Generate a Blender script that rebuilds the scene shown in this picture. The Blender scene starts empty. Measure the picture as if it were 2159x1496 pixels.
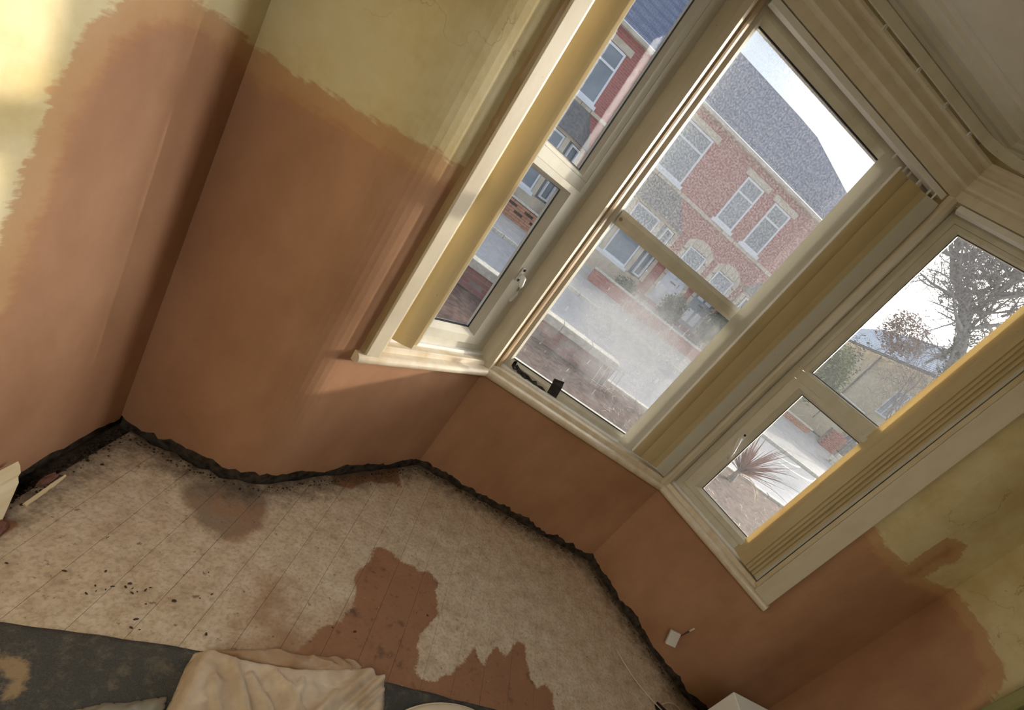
import bpy, bmesh, math, random
from mathutils import Vector, Matrix, noise as mnoise
random.seed(7)
sc = bpy.context.scene
COL = sc.collection
PI = math.pi

# ------------------------------------------------------------------ camera
cam_d = bpy.data.cameras.new('camera'); cam = bpy.data.objects.new('camera', cam_d); COL.objects.link(cam)
R_ = Vector((0.79987665, -0.01097989, 0.60006398)); U_ = Vector((-0.5302965, 0.45526172, 0.71520793)); F_ = Vector((0.28103907, 0.89028996, -0.35833062))
CAM = Vector((-0.84605653, -2.28185502, 1.65391296))
m = Matrix((R_, U_, -F_)).transposed().to_4x4(); m.translation = CAM
cam.matrix_world = m
cam_d.sensor_fit = 'HORIZONTAL'; cam_d.sensor_width = 36.0; cam_d.lens = 978.519 / 2159 * 36.0
cam_d.shift_x = -109.064 / 2159; cam_d.shift_y = 131.579 / 2159
cam_d.clip_start = 0.05; cam_d.clip_end = 300
sc.camera = cam

# ------------------------------------------------------------------ light
SUN_AZ, SUN_EL = math.radians(26.5), math.radians(11.1)      # from +X towards +Y
SUN = Vector((math.cos(SUN_EL) * math.cos(SUN_AZ), math.cos(SUN_EL) * math.sin(SUN_AZ), math.sin(SUN_EL)))
SKY_K, GLOW_K, SUN_K, FILL_K = 0.9, 84.0, 4.3, 31.0
w = bpy.data.worlds.new('sky'); sc.world = w; w.use_nodes = True
nt = w.node_tree; nt.nodes.clear()
def N(t, typ, **kw):
    n = t.nodes.new(typ)
    for k, v in kw.items():
        if k.startswith('i_'):
            n.inputs[k[2:].replace('_', ' ')].default_value = v
        elif k.startswith('n_'):
            n.inputs[int(k[2:])].default_value = v
        else: setattr(n, k, v)
    return n
def mth(t, op, a, b=None, c=None, clamp=False):
    n = t.nodes.new('ShaderNodeMath'); n.operation = op; n.use_clamp = clamp
    for i, v in enumerate((a, b, c)):
        if v is None: continue
        if isinstance(v, (int, float)): n.inputs[i].default_value = v
        else: t.links.new(v, n.inputs[i])
    return n.outputs[0]
def ramp(t, fac, stops, interp='LINEAR'):
    n = t.nodes.new('ShaderNodeValToRGB'); cr = n.color_ramp; cr.interpolation = interp
    while len(cr.elements) < len(stops): cr.elements.new(0.5)
    for e, (p, c) in zip(cr.elements, stops):
        e.position = p; e.color = (c[0], c[1], c[2], 1) if len(c) == 3 else c
    if fac is not None: t.links.new(fac, n.inputs[0])
    return n.outputs[0]
def mixc(t, fac, a, b, mode='MIX'):
    n = t.nodes.new('ShaderNodeMix'); n.data_type = 'RGBA'; n.blend_type = mode; n.clamp_factor = True
    for i, v in ((0, fac), (6, a), (7, b)):
        if isinstance(v, (int, float)): n.inputs[i].default_value = v
        elif isinstance(v, tuple): n.inputs[i].default_value = (v[0], v[1], v[2], 1)
        else: t.links.new(v, n.inputs[i])
    return n.outputs[2]
tc = N(nt, 'ShaderNodeTexCoord')
dot = N(nt, 'ShaderNodeVectorMath', operation='DOT_PRODUCT'); nt.links.new(tc.outputs['Generated'], dot.inputs[0]); dot.inputs[1].default_value = SUN
ang = mth(nt, 'ARCCOSINE', mth(nt, 'MINIMUM', dot.outputs['Value'], 0.9999))
glow = mth(nt, 'EXPONENT', mth(nt, 'MULTIPLY', ang, -1 / 0.17))
sep = N(nt, 'ShaderNodeSeparateXYZ'); nt.links.new(tc.outputs['Generated'], sep.inputs[0])
grad = ramp(nt, sep.outputs['Z'], [(0.0, (0.72, 0.84, 0.98)), (0.3, (0.56, 0.75, 0.97)), (0.7, (0.45, 0.66, 0.95))])
cl = N(nt, 'ShaderNodeTexNoise', i_Scale=2.6, i_Detail=4.0, i_Roughness=0.55); nt.links.new(tc.outputs['Generated'], cl.inputs['Vector'])
clf = ramp(nt, cl.outputs['Fac'], [(0.44, (0, 0, 0)), (0.68, (1, 1, 1))])
skyc = mixc(nt, clf, grad, (0.98, 1.0, 1.03))
bg1 = N(nt, 'ShaderNodeBackground'); nt.links.new(skyc, bg1.inputs[0]); bg1.inputs[1].default_value = SKY_K
bg2 = N(nt, 'ShaderNodeBackground'); bg2.inputs[0].default_value = (1.0, 0.94, 0.84, 1); nt.links.new(mth(nt, 'MULTIPLY', glow, GLOW_K), bg2.inputs[1])
add = N(nt, 'ShaderNodeAddShader'); nt.links.new(bg1.outputs[0], add.inputs[0]); nt.links.new(bg2.outputs[0], add.inputs[1])
wo = N(nt, 'ShaderNodeOutputWorld'); nt.links.new(add.outputs[0], wo.inputs[0])

sd = bpy.data.lights.new('sun', 'SUN'); sun = bpy.data.objects.new('sun', sd); COL.objects.link(sun)
sun.rotation_euler = SUN.to_track_quat('Z', 'Y').to_euler(); sd.energy = SUN_K; sd.angle = math.radians(1.2); sd.color = (1.0, 0.89, 0.70)
ld = bpy.data.lights.new('fill_light', 'AREA'); fill = bpy.data.objects.new('fill_light', ld); COL.objects.link(fill)
fill.location = (-1.1, -3.6, 2.86); ld.shape = 'DISK'; ld.size = 1.0; ld.energy = FILL_K; ld.color = (1.0, 0.94, 0.86)  # unseen area light added behind the camera to brighten the room
sc.view_settings.view_transform = 'Standard'; sc.view_settings.look = 'None'; sc.view_settings.gamma = 1.0
sc.view_settings.exposure = 0.0; sc.view_settings.use_curve_mapping = False

# ------------------------------------------------------------------ helpers
def tag(o, label=None, cat=None, group=None, kind=None):
    if label: o['label'] = label
    if cat: o['category'] = cat
    if group: o['group'] = group
    if kind: o['kind'] = kind
    return o
def empty(name, loc=(0, 0, 0), label=None, cat=None, group=None, kind=None):
    o = bpy.data.objects.new(name, None); COL.objects.link(o); o.location = loc; o.empty_display_size = 0.1
    o['_w'] = 0; del o['_w']
    return tag(o, label, cat, group, kind)
WL = {}
def wloc(o):
    v = Vector((0, 0, 0))
    while o: v = v + o.location; o = o.parent
    return v
class MB:
    def __init__(s): s.v = []; s.f = []; s.a = {}
    def add(s, vs, fs):
        b = len(s.v); s.v += [tuple(x) for x in vs]; s.f += [tuple(i + b for i in f) for f in fs]; return s
    def box(s, a, b):
        x0, y0, z0 = a; x1, y1, z1 = b
        return s.add([(x0, y0, z0), (x1, y0, z0), (x1, y1, z0), (x0, y1, z0), (x0, y0, z1), (x1, y0, z1), (x1, y1, z1), (x0, y1, z1)],
                     [(0, 3, 2, 1), (4, 5, 6, 7), (0, 1, 5, 4), (1, 2, 6, 5), (2, 3, 7, 6), (3, 0, 4, 7)])
    def obox(s, o, ex, ey, ez):     # origin corner and three edge vectors
        o, ex, ey, ez = map(Vector, (o, ex, ey, ez))
        vs = [o, o + ex, o + ex + ey, o + ey]; vs += [q + ez for q in vs]
        fs = [(0, 3, 2, 1), (4, 5, 6, 7), (0, 1, 5, 4), (1, 2, 6, 5), (2, 3, 7, 6), (3, 0, 4, 7)]
        if ex.cross(ey).dot(ez) < 0: fs = [f[::-1] for f in fs]
        return s.add(vs, fs)
    def prism(s, poly, z0, z1):
        n = len(poly); ar = sum(poly[i][0] * poly[(i + 1) % n][1] - poly[(i + 1) % n][0] * poly[i][1] for i in range(n))
        if ar < 0: poly = poly[::-1]
        vs = [(q[0], q[1], z0) for q in poly] + [(q[0], q[1], z1) for q in poly]
        fs = [tuple(range(n))[::-1], tuple(range(n, 2 * n))] + [(i, (i + 1) % n, n + (i + 1) % n, n + i) for i in range(n)]
        return s.add(vs, fs)
    def loft(s, rings, closed=True, caps=True):
        n = len(rings[0]); b = len(s.v)
        for r in rings: s.v += [tuple(q) for q in r]
        for i in range(len(rings) - 1):
            for j in range(n if closed else n - 1):
                k = (j + 1) % n
                s.f.append((b + i * n + j, b + i * n + k, b + (i + 1) * n + k, b + (i + 1) * n + j))
        if caps and closed:
            s.f.append(tuple(b + j for j in range(n))[::-1]); e = b + (len(rings) - 1) * n
            s.f.append(tuple(e + j for j in range(n)))
        return s
    def tube(s, pts, r, n=8):
        pts = [Vector(q) for q in pts]; rr = r if isinstance(r, (list, tuple)) else [r] * len(pts); rings = []
        up = Vector((0, 0, 1))
        for i, q in enumerate(pts):
            t = (pts[min(i + 1, len(pts) - 1)] - pts[max(i - 1, 0)]).normalized()
            a = t.cross(up)
            if a.length < 1e-3: a = t.cross(Vector((1, 0, 0)))
            a.normalize(); c = t.cross(a)
            rings.append([q + (a * math.cos(2 * PI * k / n) + c * math.sin(2 * PI * k / n)) * rr[i] for k in range(n)])
        return s.loft(rings)
    def build(s, name, mat, parent=None, smooth=False, bevel=0, kind=None, label=None):
        me = bpy.data.meshes.new(name); off = wloc(parent) if parent else Vector((0, 0, 0))
        me.from_pydata([(q[0] - off.x, q[1] - off.y, q[2] - off.z) for q in s.v], [], s.f)
        bm = bmesh.new(); bm.from_mesh(me); bmesh.ops.recalc_face_normals(bm, faces=bm.faces)
        if bevel: bmesh.ops.bevel(bm, geom=bm.edges[:], offset=bevel, segments=2, profile=0.5, affect='EDGES', clamp_overlap=True)
        bm.to_mesh(me); bm.free()
        for k, vals in s.a.items():
            at = me.attributes.new(k, 'FLOAT', 'POINT'); at.data.foreach_set('value', vals)
        if smooth: me.polygons.foreach_set('use_smooth', [True] * len(me.polygons))
        me.materials.append(mat)
        o = bpy.data.objects.new(name, me); COL.objects.link(o)
        if parent: o.parent = parent
        if kind: o['kind'] = kind
        if label: o['label'] = label
        return o
def inst(me, name, parent, loc, rot=(0, 0, 0), scale=(1, 1, 1)):
    o = bpy.data.objects.new(name, me); COL.objects.link(o); o.parent = parent
    o.location = Vector(loc) - (wloc(parent) if parent else Vector((0, 0, 0))); o.rotation_euler = rot; o.scale = scale
    return o
def copy_tree(o, parent=None):
    c = o.copy(); COL.objects.link(c); c.parent = parent
    for ch in list(o.children): copy_tree(ch, c)
    return c
def sdf(poly, x, y):                # signed distance, positive inside
    d = 1e9; ins = False; n = len(poly)
    for i in range(n):
        ax, ay = poly[i]; bx, by = poly[(i + 1) % n]
        ex, ey = bx - ax, by - ay; t = max(0, min(1, ((x - ax) * ex + (y - ay) * ey) / (ex * ex + ey * ey + 1e-12)))
        d = min(d, math.hypot(x - ax - ex * t, y - ay - ey * t))
        if (ay > y) != (by > y) and x < (bx - ax) * (y - ay) / (by - ay) + ax: ins = not ins
    return d if ins else -d

# ------------------------------------------------------------------ materials
def mat(name):
    mm = bpy.data.materials.new(name); mm.use_nodes = True; t = mm.node_tree; t.nodes.clear()
    b = N(t, 'ShaderNodeBsdfPrincipled'); o = N(t, 'ShaderNodeOutputMaterial'); t.links.new(b.outputs[0], o.inputs[0])
    return mm, t, b
def pos(t): return N(t, 'ShaderNodeNewGeometry').outputs['Position']
def mapped(t, vec, scale=(1, 1, 1), rot=(0, 0, 0)):
    n = N(t, 'ShaderNodeMapping'); t.links.new(vec, n.inputs[0]); n.inputs['Scale'].default_value = scale; n.inputs['Rotation'].default_value = rot
    return n.outputs[0]
def nz(t, vec, scale, detail=4.0, rough=0.55):
    n = N(t, 'ShaderNodeTexNoise', i_Scale=scale, i_Detail=detail, i_Roughness=rough)
    if vec is not None: t.links.new(vec, n.inputs['Vector'])
    return n.outputs['Fac']
def bump(t, b, h, strength=0.3, dist=0.01):
    n = N(t, 'ShaderNodeBump', i_Strength=strength, i_Distance=dist); t.links.new(h, n.inputs['Height']); t.links.new(n.outputs[0], b.inputs['Normal'])
def simple(name, c1, c2=None, scale=8, rough=0.6, bmp=0.0, lo=0.35, hi=0.65, spec=0.3, stretch=(1, 1, 1)):
    mm, t, b = mat(name); p = mapped(t, pos(t), stretch)
    f = nz(t, p, scale)
    col = ramp(t, f, [(lo, c1), (hi, c2 or c1)])
    t.links.new(col, b.inputs['Base Color']); b.inputs['Roughness'].default_value = rough; b.inputs['Specular IOR Level'].default_value = spec
    if bmp: bump(t, b, nz(t, p, scale * 3), bmp, 0.004)
    return mm
def painted(name, base, grime, rough=0.45, amt=0.5, scale=14):       # gloss paint, yellowed and grubby
    mm, t, b = mat(name); p = pos(t)
    f = nz(t, mapped(t, p, (1, 1, .35)), scale, 6, 0.6); f2 = nz(t, p, scale * 6, 3)
    col = mixc(t, mth(t, 'MULTIPLY', ramp(t, f, [(0.42, (0, 0, 0)), (0.7, (1, 1, 1))]), amt), base, grime)
    spots = ramp(t, f2, [(0.70, (0, 0, 0)), (0.76, (1, 1, 1))])
    col = mixc(t, mth(t, 'MULTIPLY', spots, 0.45), col, (0.16, 0.10, 0.05))
    t.links.new(col, b.inputs['Base Color']); b.inputs['Roughness'].default_value = rough; b.inputs['Specular IOR Level'].default_value = 0.4
    bump(t, b, f2, 0.12, 0.002)
    return mm
def plaster_mat():
    mm, t, b = mat('plaster_and_old_paint'); p = pos(t)
    at = N(t, 'ShaderNodeAttribute', attribute_name='pm').outputs['Fac']
    n1 = nz(t, p, 9, 5, 0.6); n2 = nz(t, mapped(t, p, (6, 6, 40)), 2.2, 4); n3 = nz(t, p, 42, 4)
    d = mth(t, 'ADD', at, mth(t, 'MULTIPLY', mth(t, 'SUBTRACT', n1, 0.5), 0.07))
    d = mth(t, 'ADD', d, mth(t, 'MULTIPLY', mth(t, 'SUBTRACT', n2, 0.5), 0.05))
    d = mth(t, 'ADD', d, mth(t, 'MULTIPLY', mth(t, 'SUBTRACT', n3, 0.5), 0.03))
    big = nz(t, mapped(t, p, (1, 1, .6)), 3.2, 6, 0.6)
    pl = ramp(t, big, [(0.3, (0.37, 0.198, 0.116)), (0.7, (0.54, 0.318, 0.202))])
    fine = nz(t, p, 60, 5)
    pl = mixc(t, mth(t, 'MULTIPLY', fine, 0.25), pl, (0.38, 0.20, 0.115))
    # old cream-yellow paint with stains
    st = nz(t, p, 5, 6, 0.65)
    yl = ramp(t, st, [(0.35, (0.62, 0.51, 0.27)), (0.55, (0.72, 0.63, 0.39)), (0.75, (0.75, 0.69, 0.48))])
    vo = N(t, 'ShaderNodeTexNoise', i_Scale=3.2, i_Detail=6.0); t.links.new(p, vo.inputs['Vector'])
    ck = mth(t, 'ABSOLUTE', mth(t, 'SUBTRACT', vo.outputs['Fac'], 0.5))
    ckm = mth(t, 'MULTIPLY', ramp(t, ck, [(0.0, (1, 1, 1)), (0.004, (0, 0, 0))]), ramp(t, nz(t, p, 2.1), [(0.52, (0, 0, 0)), (0.6, (1, 1, 1))]))
    yl = mixc(t, mth(t, 'MULTIPLY', ckm, 0.55), yl, (0.20, 0.15, 0.07))
    f = ramp(t, mth(t, 'ADD', mth(t, 'MULTIPLY', d, 5.0), 0.5), [(0.30, (0, 0, 0)), (0.36, (0.75, .75, .75)), (0.55, (0.8, .8, .8)), (0.70, (1, 1, 1))])
    # feathered orange smear where the trowel edge runs out
    edge = ramp(t, mth(t, 'ADD', mth(t, 'MULTIPLY', d, 5.0), 0.5), [(0.20, (0, 0, 0)), (0.36, (1, 1, 1)), (0.56, (1, 1, 1)), (0.80, (0, 0, 0))])
    pl2 = mixc(t, mth(t, 'MULTIPLY', edge, mth(t, 'ADD', mth(t, 'MULTIPLY', n2, 0.6), 0.15)), pl, (0.58, 0.30, 0.12))
    col = mixc(t, f, yl, pl2)
    t.links.new(col, b.inputs['Base Color']); b.inputs['Roughness'].default_value = 0.62; b.inputs['Specular IOR Level'].default_value = 0.25
    bump(t, b, mth(t, 'ADD', mth(t, 'MULTIPLY', n1, 0.6), mth(t, 'MULTIPLY', fine, 0.25)), 0.25, 0.006)
    return mm
def floor_mat():
    mm, t, b = mat('old_floorboards'); p = pos(t)
    A = lambda nme: N(t, 'ShaderNodeAttribute', attribute_name=nme).outputs['Fac']
    n1 = nz(t, p, 14, 6, 0.65); n2 = nz(t, p, 70, 5, 0.6); n3 = nz(t, mapped(t, p, (40, 3, 3)), 3, 4)
    base = ramp(t, n1, [(0.3, (0.43, 0.335, 0.24)), (0.5, (0.58, 0.485, 0.37)), (0.72, (0.70, 0.62, 0.51))])
    base = mixc(t, mth(t, 'MULTIPLY', ramp(t, n2, [(0.36, (1, 1, 1)), (0.54, (0, 0, 0))]), 0.42), base, (0.25, 0.18, 0.12))
    base = mixc(t, mth(t, 'MULTIPLY', ramp(t, nz(t, p, 45, 6, 0.75), [(0.54, (0, 0, 0)), (0.66, (1, 1, 1))]), 0.22), base, (0.76, 0.68, 0.58))
    def jag(a, s1=0.035, s2=0.028):
        d = mth(t, 'ADD', a, mth(t, 'MULTIPLY', mth(t, 'SUBTRACT', nz(t, p, 22, 4), 0.5), s1))
        return mth(t, 'ADD', d, mth(t, 'MULTIPLY', mth(t, 'SUBTRACT', nz(t, p, 110, 4), 0.5), s2))
    brown = mixc(t, nz(t, p, 9, 5), (0.27, 0.13, 0.066), (0.42, 0.23, 0.12))
    brown = mixc(t, mth(t, 'MULTIPLY', n2, 0.6), brown, (0.20, 0.09, 0.05))
    brown = mixc(t, mth(t, 'MULTIPLY', ramp(t, nz(t, p, 11, 5), [(0.6, (0, 0, 0)), (0.7, (1, 1, 1))]), 0.65), brown, (0.07, 0.04, 0.03))
    brown = mixc(t, mth(t, 'MULTIPLY', ramp(t, nz(t, p, 30, 4), [(0.6, (0, 0, 0)), (0.75, (1, 1, 1))]), 0.6), brown, (0.07, 0.04, 0.035))
    soft = ramp(t, mth(t, 'ADD', mth(t, 'MULTIPLY', jag(A('soft'), .12, .05), 5), 0.5), [(0.2, (0, 0, 0)), (0.85, (0.8, .8, .8))])
    col = mixc(t, soft, base, (0.30, 0.165, 0.085))
    grey = ramp(t, mth(t, 'ADD', mth(t, 'MULTIPLY', jag(A('grey'), .05), 12), 0.5), [(0.3, (0, 0, 0)), (0.7, (0.85, .85, .85))])
    gcol = mixc(t, ramp(t, nz(t, p, 5, 5), [(0.4, (0, 0, 0)), (0.6, (1, 1, 1))]), (0.20, 0.165, 0.13), (0.27, 0.15, 0.09))
    col = mixc(t, grey, col, gcol)
    mk = ramp(t, mth(t, 'ADD', mth(t, 'MULTIPLY', jag(A('brown')), 40), 0.5), [(0.3, (0, 0, 0)), (0.7, (1, 1, 1))])
    col = mixc(t, mk, col, brown)
    dirt = ramp(t, mth(t, 'ADD', mth(t, 'MULTIPLY', jag(A('wall_gap'), .20, .12), 2.7), 0.0), [(0.04, (1, 1, 1)), (0.17, (0.7, .7, .7)), (0.45, (0, 0, 0))])
    col = mixc(t, mth(t, 'MULTIPLY', dirt, 0.9), col, (0.055, 0.04, 0.028))
    fl = ramp(t, nz(t, p, 38, 5, 0.7), [(0.62, (0, 0, 0)), (0.68, (1, 1, 1))])
    col = mixc(t, mth(t, 'MULTIPLY', fl, 0.7), col, (0.10, 0.065, 0.045))
    t.links.new(col, b.inputs['Base Color']); b.inputs['Roughness'].default_value = 0.55; b.inputs['Specular IOR Level'].default_value = 0.3
    bump(t, b, mth(t, 'ADD', mth(t, 'MULTIPLY', n2, 0.4), mth(t, 'MULTIPLY', n3, 0.4)), 0.3, 0.004)
    return mm
def glass_mat(name, base, speck, haze=None):
    mm = bpy.data.materials.new(name); mm.use_nodes = True; t = mm.node_tree; t.nodes.clear()
    p = pos(t); o = N(t, 'ShaderNodeOutputMaterial')
    tr = N(t, 'ShaderNodeBsdfTransparent'); df = N(t, 'ShaderNodeBsdfDiffuse'); df.inputs[0].default_value = (0.70, 0.70, 0.72, 1)
    tl = N(t, 'ShaderNodeBsdfTranslucent'); tl.inputs[0].default_value = (0.68, 0.70, 0.73, 1)
    dm = N(t, 'ShaderNodeMixShader'); dm.inputs[0].default_value = 0.5; t.links.new(df.outputs[0], dm.inputs[1]); t.links.new(tl.outputs[0], dm.inputs[2])
    sp = ramp(t, nz(t, p, 130, 3, 0.6), [(0.42, (0, 0, 0)), (0.74, (1, 1, 1))])
    f = mth(t, 'ADD', mth(t, 'MULTIPLY', sp, speck), base)
    if haze:
        s = N(t, 'ShaderNodeVectorMath', operation='SUBTRACT'); t.links.new(p, s.inputs[0]); s.inputs[1].default_value = haze[0]
        sc_ = N(t, 'ShaderNodeVectorMath', operation='MULTIPLY'); t.links.new(s.outputs[0], sc_.inputs[0]); sc_.inputs[1].default_value = haze[1]
        ln = N(t, 'ShaderNodeVectorMath', operation='LENGTH'); t.links.new(sc_.outputs[0], ln.inputs[0])
        d = mth(t, 'ADD', ln.outputs['Value'], mth(t, 'MULTIPLY', mth(t, 'SUBTRACT', nz(t, p, 6, 5), 0.5), 1.2))
        h = ramp(t, d, [(0.25, (haze[2],) * 3), (1.0, (0, 0, 0))])
        f = mth(t, 'ADD', f, mth(t, 'MULTIPLY', h, mth(t, 'ADD', mth(t, 'MULTIPLY', nz(t, p, 25, 5), 0.9), 0.5)))
        sc2 = ramp(t, nz(t, mapped(t, p, (1, 1, .25), (0, .6, 0)), 60, 2), [(0.70, (0, 0, 0)), (0.73, (0.35, .35, .35))])
        f = mth(t, 'ADD', f, sc2)
    f = mth(t, 'MINIMUM', f, 0.85)
    mx = N(t, 'ShaderNodeMixShader'); t.links.new(f, mx.inputs[0]); t.links.new(tr.outputs[0], mx.inputs[1]); t.links.new(dm.outputs[0], mx.inputs[2])
    gl = N(t, 'ShaderNodeBsdfGlossy'); gl.inputs['Roughness'].default_value = 0.02
    lw = N(t, 'ShaderNodeLayerWeight'); frs = mth(t, 'ADD', mth(t, 'MULTIPLY', mth(t, 'POWER', lw.outputs['Facing'], 4.0), 0.5), 0.025)
    mx2 = N(t, 'ShaderNodeMixShader'); t.links.new(frs, mx2.inputs[0]); t.links.new(mx.outputs[0], mx2.inputs[1]); t.links.new(gl.outputs[0], mx2.inputs[2])
    t.links.new(mx2.outputs[0], o.inputs[0])
    return mm
def brick_mat(name, c1, c2, mortar, axis='x', scale=1.0):
    mm, t, b = mat(name); p = pos(t); s = N(t, 'ShaderNodeSeparateXYZ'); t.links.new(p, s.inputs[0]); c = N(t, 'ShaderNodeCombineXYZ')
    t.links.new(s.outputs['X' if axis == 'x' else 'Y'], c.inputs[0]); t.links.new(s.outputs['Z'], c.inputs[1])
    br = N(t, 'ShaderNodeTexBrick'); t.links.new(c.outputs[0], br.inputs['Vector'])
    br.inputs['Scale'].default_value = scale; br.inputs['Brick Width'].default_value = 0.225; br.inputs['Row Height'].default_value = 0.075; br.inputs['Mortar Size'].default_value = 0.008
    br.inputs['Color1'].default_value = (*c1, 1); br.inputs['Color2'].default_value = (*c2, 1); br.inputs['Mortar'].default_value = (*mortar, 1)
    col = mixc(t, mth(t, 'MULTIPLY', nz(t, p, 1.5, 5), 0.35), br.outputs['Color'], c2)
    t.links.new(col, b.inputs['Base Color']); b.inputs['Roughness'].default_value = 0.85
    return mm
def slat_mat(name, c1, c2):
    mm = bpy.data.materials.new(name); mm.use_nodes = True; t = mm.node_tree; t.nodes.clear(); p = pos(t)
    col = ramp(t, nz(t, mapped(t, p, (1, 1, .15)), 9, 4), [(0.3, c1), (0.7, c2)])
    spots = ramp(t, nz(t, p, 55, 2), [(0.74, (0, 0, 0)), (0.78, (1, 1, 1))])
    col = mixc(t, mth(t, 'MULTIPLY', spots, 0.35), col, (0.3, 0.2, 0.08))
    d = N(t, 'ShaderNodeBsdfDiffuse'); tl = N(t, 'ShaderNodeBsdfTranslucent'); t.links.new(col, d.inputs[0]); t.links.new(col, tl.inputs[0])
    mx = N(t, 'ShaderNodeMixShader'); mx.inputs[0].default_value = 0.36; t.links.new(d.outputs[0], mx.inputs[1]); t.links.new(tl.outputs[0], mx.inputs[2])
    o = N(t, 'ShaderNodeOutputMaterial'); t.links.new(mx.outputs[0], o.inputs[0])
    return mm
M = {}
M['plaster'] = plaster_mat(); M['floor'] = floor_mat()
M['gap'] = simple('bare_masonry', (0.03, 0.022, 0.016), (0.10, 0.08, 0.062), 30, 0.95, 0.6)
M['dirt'] = simple('black_dirt', (0.024, 0.017, 0.012), (0.075, 0.053, 0.038), 40, 0.95, 0.8)
M['cream'] = painted('yellowed_cream_gloss', (0.66, 0.58, 0.42), (0.46, 0.34, 0.17))
M['casing'] = painted('cream_casing_paint', (0.70, 0.64, 0.52), (0.55, 0.45, 0.29), amt=0.35)
M['sill'] = painted('stained_sill_paint', (0.78, 0.70, 0.58), (0.55, 0.40, 0.21), 0.3, 0.55)
M['cove'] = painted('brown_shaded_bead', (0.38, 0.27, 0.15), (0.28, 0.18, 0.09), 0.35, 0.5)  # brown bead, with the shade of its hollow darkened into the colour
M['upvc'] = painted('grubby_white_plastic', (0.70, 0.68, 0.60), (0.52, 0.47, 0.35), 0.3, 0.4)
M['white'] = painted('white_plastic', (0.86, 0.86, 0.86), (0.74, 0.70, 0.62), 0.3, 0.3)
M['head'] = painted('dull_cream_head_paint', (0.78, 0.72, 0.60), (0.64, 0.55, 0.41), 0.5, 0.5)
M['ceil'] = simple('ceiling_paint', (0.74, 0.72, 0.65), (0.80, 0.78, 0.71), 6, 0.8, 0.1)
M['rubber'] = simple('black_gasket', (0.02, 0.02, 0.022), (0.035, 0.035, 0.04), 20, 0.5)
M['slat'] = slat_mat('yellowed_blind_fabric', (0.72, 0.59, 0.35), (0.80, 0.70, 0.46))
M['slat_pale'] = slat_mat('pale_blind_fabric', (0.76, 0.74, 0.66), (0.80, 0.79, 0.73))  # paler copy of the slat fabric, window light put into the colour
M['carpet'] = None
def carpet_mat():
    mm, t, b = mat('dusty_charcoal_carpet'); p = pos(t)
    f = nz(t, p, 300, 2); g = nz(t, p, 24, 8, 0.75)
    c = mixc(t, f, (0.048, 0.050, 0.050), (0.13, 0.13, 0.125))
    c = mixc(t, mth(t, 'MULTIPLY', ramp(t, g, [(0.5, (0, 0, 0)), (0.66, (1, 1, 1))]), 0.5), c, (0.27, 0.23, 0.17))
    a = N(t, 'ShaderNodeAttribute', attribute_name='patch').outputs['Fac']
    mk = ramp(t, mth(t, 'ADD', mth(t, 'MULTIPLY', mth(t, 'ADD', a, mth(t, 'MULTIPLY', mth(t, 'SUBTRACT', g, 0.5), 0.06)), 30), 0.5), [(0.3, (0, 0, 0)), (0.7, (0.85, .85, .85))])
    c = mixc(t, mk, c, (0.42, 0.31, 0.19))
    t.links.new(c, b.inputs['Base Color']); b.inputs['Roughness'].default_value = 0.95; b.inputs['Specular IOR Level'].default_value = 0.1
    bump(t, b, f, 0.8, 0.006); return mm
M['carpet'] = carpet_mat()
M['sheet'] = simple('stained_cotton_sheet', (0.46, 0.345, 0.24), (0.72, 0.63, 0.51), 9, 0.9, 0.15, 0.3, 0.7, 0.1)
M['sheet_b'] = simple('brown_stained_cotton', (0.36, 0.23, 0.14), (0.52, 0.40, 0.29), 8, 0.9, 0.15, 0.3, 0.7, 0.1)
M['cushion'] = simple('cream_cotton', (0.74, 0.66, 0.52), (0.78, 0.71, 0.58), 9, 0.85, 0.1, spec=0.1)
M['poly'] = simple('dusty_grey_polythene', (0.26, 0.25, 0.21), (0.36, 0.34, 0.29), 6, 0.35, 0.1)
M['tape'] = simple('black_tape', (0.02, 0.018, 0.02), (0.045, 0.04, 0.045), 30, 0.45, 0.3)
M['box'] = simple('white_board', (0.72, 0.71, 0.66), (0.76, 0.75, 0.71), 5, 0.55)
M['cable'] = simple('white_cable_sheath', (0.66, 0.60, 0.52), (0.74, 0.70, 0.62), 20, 0.5)
M['copper'] = simple('dark_cable_core', (0.07, 0.04, 0.025), (0.13, 0.08, 0.05), 60, 0.6)
M['olive'] = simple('olive_painted_wood', (0.25, 0.25, 0.10), (0.34, 0.34, 0.16), 18, 0.5, 0.1, stretch=(1, 1, .1))
M['dark'] = simple('dark_alcove', (0.03, 0.022, 0.014), (0.05, 0.038, 0.024), 5, 0.9)  # near-black brown puts the shade of the recess into its colour
M['timber'] = simple('pale_raw_timber', (0.72, 0.60, 0.38), (0.80, 0.71, 0.50), 30, 0.6, 0.15, stretch=(1, .1, 1))
M['rubble'] = simple('red_brick_rubble', (0.13, 0.055, 0.042), (0.24, 0.12, 0.095), 50, 0.9, 0.6)
M['crumb'] = simple('dark_crumbs', (0.05, 0.033, 0.022), (0.10, 0.066, 0.045), 60, 0.9)
M['chip'] = simple('plaster_chips', (0.60, 0.52, 0.42), (0.75, 0.68, 0.58), 60, 0.9)
M['glass_c1'] = glass_mat('speckled_glass', 0.08, 0.30)
M['glass_c2'] = glass_mat('smeared_glass', 0.05, 0.10, ((-0.04, 0.1, 1.27), (2.0, 1, 2.7), 0.36))
M['glass_s'] = glass_mat('side_glass', 0.03, 0.05)
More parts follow.
